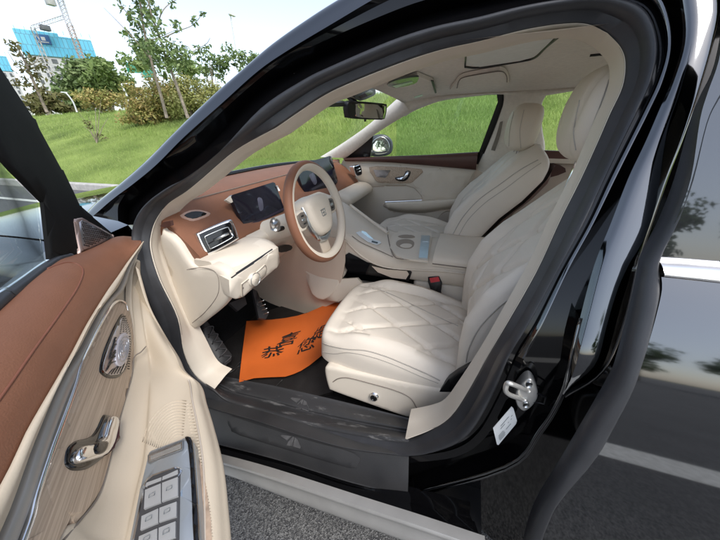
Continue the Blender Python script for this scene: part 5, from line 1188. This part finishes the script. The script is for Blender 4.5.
# lower cream panel with the arm rest: between wood edge and the outer silhouette
Wp = [(137,256),(132.5,275),(131,300),(133.5,330),(133.5,358),(131,378),(119.5,418),(111,454),(99.5,493),(80,520),(61,541)]
W3 = ext(pxd(Wp, [.080,.060,.052]+[.050]*8), 1.06)
Ap = [(140,262),(141,282),(142,304),(147,335),(152,362),(153,385),(151,420),(148,455),(141,487),(131,540),(126,566)]
A3 = ext(np.array([S(a, b_, dg(n)) for (a, b_), n in zip(Ap[:5], (.078,.068,.066,.072,.080))]+[S(a, b_, atZ(.722)) for a, b_ in Ap[5:]]), 1.06)
Sp = [(136,268),(146.7,304),(162,333),(175.5,355),(183,371),(198,384.5),(203,402),(210,426),(219,465),(224,517),(226,545)]
S3 = ext(np.array([S(a, b_, dg(n)) for (a, b_), n in zip(Sp[:5], (.076,.080,.098,.134,.152))]+[S(a, b_, atZ(.700)) for a, b_ in Sp[5:]]), 1.06)
NL = 90
w_, a_, s_ = [cr(L, 6) for L in (W3, A3, S3)]
w_, a_, s_ = [np.array([[np.interp(t, np.linspace(0, 1, len(L)), L[:, k]) for k in range(3)] for t in np.linspace(0, 1, NL)]) for L in (w_, a_, s_)]
z_ = np.array([0, 0, 1.]); ramp = sstep(.32, .5, np.linspace(0, 1, NL))[:, None]
lower = s_-z_*.10-DN*.05; lower2 = s_-z_*.20-DN*.11
m1 = w_*.65+a_*.35-DN*.006-z_*.006*ramp; m2 = w_*.25+a_*.75-z_*.012*ramp
m3 = a_*.5+s_*.5+z_*(.008*(1-ramp)+.004*ramp); rim_ = a_*.13+s_*.87+z_*.014*ramp+z_*.004
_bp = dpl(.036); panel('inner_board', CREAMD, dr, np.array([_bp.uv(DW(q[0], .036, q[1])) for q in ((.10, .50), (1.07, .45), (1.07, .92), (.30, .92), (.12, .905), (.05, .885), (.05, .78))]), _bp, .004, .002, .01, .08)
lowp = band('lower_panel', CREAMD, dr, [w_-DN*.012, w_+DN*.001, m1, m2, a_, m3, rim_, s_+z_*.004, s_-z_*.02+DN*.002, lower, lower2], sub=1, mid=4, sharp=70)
mb = MB(); mb.add(*tube([p+z_*.0045+DN*.0015 for p in (a_*.20+s_*.80+z_*.006+z_*.006*ramp)[34:]], .0016, 6)); mb.build('armrest_seam', mp_, dr)
MB().add(*tube(cr(pxd([(61,543),(80,520.5),(99.5,493.5),(111,454.5),(119.5,418.5),(131,378.5),(134,358),(141,352),(146,346.5)], [.052]*6+[.056,.068,.074]), 5), .0014, 6)).build('panel_shutline', STITCH, dr)
# ribs pressed into the arm rest: cast onto its real surface
_lpm = lowp.data; bvh = BVHTree.FromPolygons([v.co[:] for v in _lpm.vertices], [p.vertices[:] for p in _lpm.polygons])
def onmesh(a, b_):
    d = Vector(ray(a, b_)).normalized(); h = bvh.ray_cast(Vector(CAM), d)
    return None if h[0] is None else np.array(h[0])
def rib(mb, pts, r=.0009):
    P = [onmesh(*p) for p in pts]; P = [p for p in P if p is not None]
    if len(P) > 2: mb.add(*tube(P, r, 5))
mb = MB()
for k in range(13):
    q = 20+k*2.5; rib(mb, [(181+q*.80*math.cos(t), 458+q*1.15*math.sin(t)) for t in np.radians(np.linspace(196, 278, 12))])
mb.build('dish_ribs', CREAMD, dr)
mb = MB()
for k in range(44):
    y = 404+k*3.1; x0 = np.interp(y, [400,434,478,509,540], [186,191,200.5,205,208]); x1 = np.interp(y, [400,434,478,509,540], [190,197.5,204.5,210.5,213])
    rib(mb, [(x0, y+1), (.5*(x0+x1), y), (x1, y-.5)])
mb.build('grip_ribs', CREAMD, dr)
PSILV = mat('pale_silver_switch', (.52, .53, .54), .3, metal=.5, noise=.04, nscale=40)
PLATE = mat('satin_plate', (.40, .425, .445), .3, metal=.6, noise=.04, nscale=30)
sheet('armrest_shade_strip', mat('shaded_rib_taupe', (.36, .265, .195), .6, noise=.25, nscale=90), dr, [(199.8,458),(203.5,474),(207.5,495),(210.5,520),(212,545),(203,545),(202,512),(200.5,485)], Cast([lowp], .0012), .003, (-.3, .3, -1), 4)  # ribbed strip beside the switches, its shadow put into the taupe colour
# switch panel
swp = Plane(S(170, 480, atZ(.735)), SD, (DN[0]*-.10, DN[1]*-.10, 1))
spn = panel('switch_panel', PLATE, dr, np.vstack([swp.px([(149,453),(151,451),(184,438.5),(190,438),(194,443),(196.5,470),(199,505),(200.5,545)]), np.array([(swp.px([(200.5,545)])[0][0]+.16, swp.px([(200.5,545)])[0][1]), (swp.px([(200.5,545)])[0][0]+.16, swp.px([(129,545)])[0][1])]), swp.px([(129,545),(140,490)])]), swp, .006, .005, .03, .015, base=.0)
panel('panel_edge', PIANO, dr, swp.px([(186,439),(190,438.5),(193.5,443),(196,470),(198.5,505),(200,545),(195.5,545),(193.5,505),(191.5,470),(189,446)]), swp, .0015, .0015, .004, .03, base=.0055, smooth_n=2)
wn_ = panel('child_lock_rim', SATIN, dr, swp.px([(149,457),(151,455),(184,441.5),(185.5,442),(185.3,451),(183,453),(151,465),(149,464)]), swp, .001, .001, .003, .02, base=.005)
panel('mirror_switch', CHROME, dr, swp.px([(150.5,457.8),(183.8,443.7),(183.8,451),(150.7,463)]), swp, .001, .001, .001, .02, base=.006)
panel('mirror_switch_face', mat('smoked_grey', (.36, .35, .33), .25, metal=.5, noise=.1, nscale=40), dr, swp.px([(152.3,458.3),(182.3,446),(182.3,450.2),(152.5,461.5)]), swp, .001, .0008, .001, .02, base=.007)
panel('switch_surround', CHROME, dr, swp.px([(145,487),(148,480),(154,476),(176,468.3),(182.5,468.5),(184,473),(183,545),(133,545)]), swp, .002, .0015, .002, .02, base=.0045)
panel('switch_well', mat('switch_well_grey', (.07, .07, .075), .35, metal=.3, noise=.1, nscale=30), dr, swp.px([(147,487),(149.5,481.5),(155,477.5),(176,470),(181,470.3),(182,474),(181,545),(135.5,545)]), swp, .002, .001, .002, .02, base=.0055)
for quad, hh in (([(148.5,485),(163.5,479.5),(163,483),(147.5,489)], .002), ([(164.5,479),(179.5,472),(179.8,476.5),(164,482.6)], .002),
             ([(148,493),(163.5,486.5),(163.8,505.5),(147,512)], .007), ([(164.8,486),(180.3,480),(180.5,499),(164.8,505)], .007),
             ([(144.5,519),(161,511.3),(161,525.8),(143.5,533)], .006), ([(162.2,510.8),(179,504.5),(179,519.5),(162,525.3)], .006),
             ([(142,539),(160,531),(160,546),(140,553)], .005), ([(161.5,530.5),(178,524),(178,540),(161.5,546)], .005)):
    b_ = panel('window_switch', PSILV, dr, swp.px(quad), swp, .003, .0025, .004, .02, base=.006+hh*.5, sharp=60)
    if hh > .003:
        c = np.mean(swp.px(quad), 0); mb2 = MB(); sx2 = .0035
        for k in range(4):
            d0 = [(-1, -.7), (1, -.7), (1, .7), (-1, .7)]; p0, p1 = d0[k], d0[(k+1) % 4]
            mb2.add(*tube([swp.w(c[0]+p0[1]*sx2, c[1]+p0[0]*sx2, .0092+hh*.5), swp.w(c[0]+p1[1]*sx2, c[1]+p1[0]*sx2, .0092+hh*.5)], .0004, 4))
        mb2.build('switch_symbol', PRINT, b_)
# tweeter triangle, sash, glass rail, glass
tw_pl = Plane(S(90, 236, dg(.0055)), SD, DN)
tri = [(74.4,222),(76,219),(80.5,217.8),(86,220),(112,234.5),(114,237),(110,240.5),(97,246.5),(82,252),(79.5,250.5)]
twr = panel('tweeter_rim', mat('tweeter_rim_mauve', (.36, .28, .26), .4, metal=.5, noise=.05, nscale=40), dr, tw_pl.px(tri), tw_pl, .003, .003, .006, .02, smooth_n=2)
tg = panel('tweeter_grille', GRILLE, twr, tw_pl.px([(77.5,222.5),(80.5,220.3),(86,222.5),(110,235.5),(108,239),(96,244.5),(83,249.5),(81,247.5)]), tw_pl, .002, .0012, .004, .02, base=.003)
mb = MB()
for i in range(16):
    for j in range(14):
        a, b_ = 78+i*2.15+(j%2)*1.05, 220.5+j*2.0+i*.42
        if inside(np.array([(a, b_)]), np.array([(79,223),(81,222),(107,236),(95,243),(84,247.5),(82,246)], float))[0]:
            mb.add(*tube([tw_pl.w(*p, .0046) for p in tw_pl.px([(a-.42, b_-.25), (a+.42, b_+.35)])], .0014, 5))
mb.build('grille_slots', PIANO, tg)
sh = dpl(.0)
sash = panel('window_frame', SASHB, dr, sh.px([(-60,40),(-60,-60),(-6,58),(34,119),(62,170),(72,191),(80,205.5),(91,215.5),(115.5,236),(97,247),(80,254),(66,258),(50,259),(49,250),(47.5,237),(43.5,202),(26,184),(12,170),(-10,145)]), sh, .006, .004, .006, .03)
# window opening's other frame members: up and over the roof line and the rear post
top_s = [sh.uv(S(-30, -10, dg(0))), np.array([.55, -1.43]), np.array([.9, -1.40]), np.array([1.06, -1.25]), np.array([1.10, -1.0])]
mb = MB(); mb.add(*tube(cr([sh.w(u, v-0, 0) for u, v in top_s], 6), .028, 10)); mb.build('window_frame', SASHB, dr)
gl = np.vstack([sh.px([(57,262),(50,259),(47,235),(43,201),(12,170)]), np.array([top_s[0], top_s[1], top_s[2], top_s[3], (1.08, -.99)])])
pg = dpl(-.008); pgl = panel('window_glass', DOORGLASS, dr, gl, pg, .002, 0, .004, .08, sharp=0)
rl = ext(pxd([(66,256.5),(57,257.5),(43,266),(28,277),(7,292),(0,297)], -.010), 1.08); rb = rl.copy(); 
MB().add(*tube(cr(rl, 5), .0065, 8)).build('glass_rail', CHROME, dr)
rl2 = ext(pxd([(70,257),(57,261),(43,270),(28,281.5),(7,297),(0,302)], .0), 1.08)
MB().add(*tube(cr(rl2, 5), .009, 8)).build('glass_wiper_seal', RUBBER, dr)

# ---- bonnet, near wing and far wing
def bz(x, y): return .985-.045*((y-1.05)/.9)**2*1.2-.055*abs(x/.8)**2.2-.02*sstep(.78, .88, abs(x))
V = []; ys = np.linspace(.98, 2.05, 18); us = np.linspace(-1, 1, 25)
for y in ys:
    for u in us: V.append((u*.83, y+.10*(1-abs(u)**2)*(1 if y < 1.3 else 0)*(1-(y-.98)/.32 if y < 1.3 else 0)*0, bz(u*.83, y)))
obj('bonnet', V, grid_faces(18, 25), PAINT, CAR)
for sx_ in (-1, 1):
    V = []
    for y in np.linspace(.90, 2.05, 16):
        for n, z in ((.835, None), (.875, -.025), (.925, -.10), (.955, -.22), (.96, -.42), (.94, -.60)):
            zz = bz(.83, max(y, 1.0)); V.append((sx_*(n-.06*sstep(1.5, 2.1, y)), y, zz-.004 if z is None else zz+z))
    obj('front_wing', V, grid_faces(16, 6), PAINT, CAR)
rows = []
for x in np.linspace(-.9, .9, 18): rows.append([(x, y, z) for y, z in ((2.05, .87-.05*abs(x)**2), (2.14, .80), (2.18, .66), (2.16, .45), (2.08, .25))])
obj('front_bumper', *loft(rows), PAINT, CAR)

# ---- rear door, its glass, bright strip and front edge rubber
_rp = np.polyfit([.20, .40, .55, .66, .74, .82, .88, .94, 1.0, 1.04, 1.10], [-.925, -.944, -.948, -.943, -.935, -.921, -.903, -.881, -.853, -.831, -.795], 5)
def rx(z): return float(np.polyval(_rp, min(1.10, max(.2, z))))   # convex side: the shoulder leans in towards the waist
rsurf = lambda p: p[0]-float(rx(p[2]))
eL = [(661.5,277),(662,290),(657,313),(649,342),(643,362),(630,397),(612,432),(597,457),(575,484),(560,501),(550,520),(541,545),(535,570)]
E3 = cr(on(eL, rsurf), 5); zz = np.linspace(E3[:, 2].max(), E3[:, 2].min(), 90)
ey = np.array([np.interp(z, E3[::-1, 2], E3[::-1, 1]) for z in zz])
zs_ = np.linspace(.25, 1.10, 86); xsmooth = np.array([rx(z) for z in zs_])
V = []; cols = 22
for z, y0 in zip(zz, ey):
    for q_ in np.linspace(0, 1, cols)**2.2:
        y = y0+(-1.35-y0)*q_; V.append((float(np.interp(z, zs_, xsmooth)), y, z))
rdr = obj('rear_door', V, grid_faces(len(zz), cols), PAINT, CAR)
ct = [(656.5,257.5),(668,258.5),(690,260),(720,262.5),(760,266)]; cb = [(661,277),(672,278.5),(695,281),(722,284.5),(760,289)]
def cext(L): L = list(L); d = L[-1]-L[-2]; d = np.array([0, -1, 0])*1.0; return np.array(L+[L[-1]+d*.3, L[-1]+d*.6])
ct3, cb3 = cext(on(ct, atX(-.815))), cext(on(cb, atX(-.835)))
band('bright_strip', CHROME, rdr, [ct3+np.array([.015, 0, 0]), ct3, ct3*.75+cb3*.25+np.array([-.012, 0, 0]), ct3*.3+cb3*.7+np.array([-.013, 0, 0]), cb3, cb3+np.array([.015, 0, -.002])], sub=4, mid=3)
gsf = lambda p: p[0]-(-.812+.19*(p[2]-1.03))
gt = on([(745,-10),(728,10),(719,60),(708,92),(700,120),(691,178),(676,220),(658,257)], gsf); g_ = [gt]
for dy in (.25, .5, .75): g_.append(gt+np.array([0, -dy, 0]))
band('rear_glass', DARKGLASS, rdr, g_, sub=4)
ea = [(736,-10),(722,62),(707,95),(697,120),(680,180),(664,221),(648,252),(643,264),(641,276),(638,292),(633,313),(626,340),(620,362),(613,380),(590,420),(560,470),(537,507),(525,542),(520,575)]
eb = [(748,0),(734,75),(718,100),(706,125),(693,180),(678,221),(663,252),(659,268),(660,280),(660,294),(656,313),(649,342),(643,362),(630,397),(597,457),(560,501),(550,520),(541,545),(536,575)]
def es(o):
    def g(p):
        t = float(sstep(.98, 1.12, p[2])); return p[0]-((1-t)*rx(p[2])+t*(-.812+.19*(p[2]-1.03)))-o
    return g
EA, EB = on(ea, es(.016)), on(eb, es(.002))
EA0 = EA.copy(); EA0[:, 0] += .014
band('door_gap_lining', BLACKG, CAR, [on(s4[:14], side(.018)), on([(a+14, b_) for a, b_ in s4[:14]], side(.022)), on([(a+45, b_+6) for a, b_ in s4[:14]], side(.024))], sub=4)
band('door_edge_seal', EDGER, rdr, [EA0, EA, EA*.75+EB*.25+np.array([-.008, 0, 0]), EA*.25+EB*.75+np.array([-.006, 0, 0]), EB, EB+np.array([.02, -.004, 0])], sub=4, mid=3, sharp=60)
sheet('inner_door_jamb', PLASTIC, CAR, [(640,300),(660,300),(660,400),(560,560),(480,560),(470,520),(520,470),(590,400)], atX(-.72), .02, (1, 0, 0), 20)
# rear quarter and tail so the body is whole from a step aside
V = []
for y in np.linspace(-1.35, -2.4, 8):
    k = (y+1.35)/-1.05
    for z in np.linspace(.30, 1.02, 10): V.append((float(np.interp(z, zs_, xsmooth))+.12*k**2, y, z))
obj('rear_quarter_panel', V, grid_faces(8, 10), PAINT, CAR)
back_tree(-25.5, -12.6, 6.6, 'leafy car park tree behind the camera, mirrored in the rear side window')
back_tree(-22.5, -16.6, 6.0, 'second car park tree behind the camera, mirrored at the right picture edge')
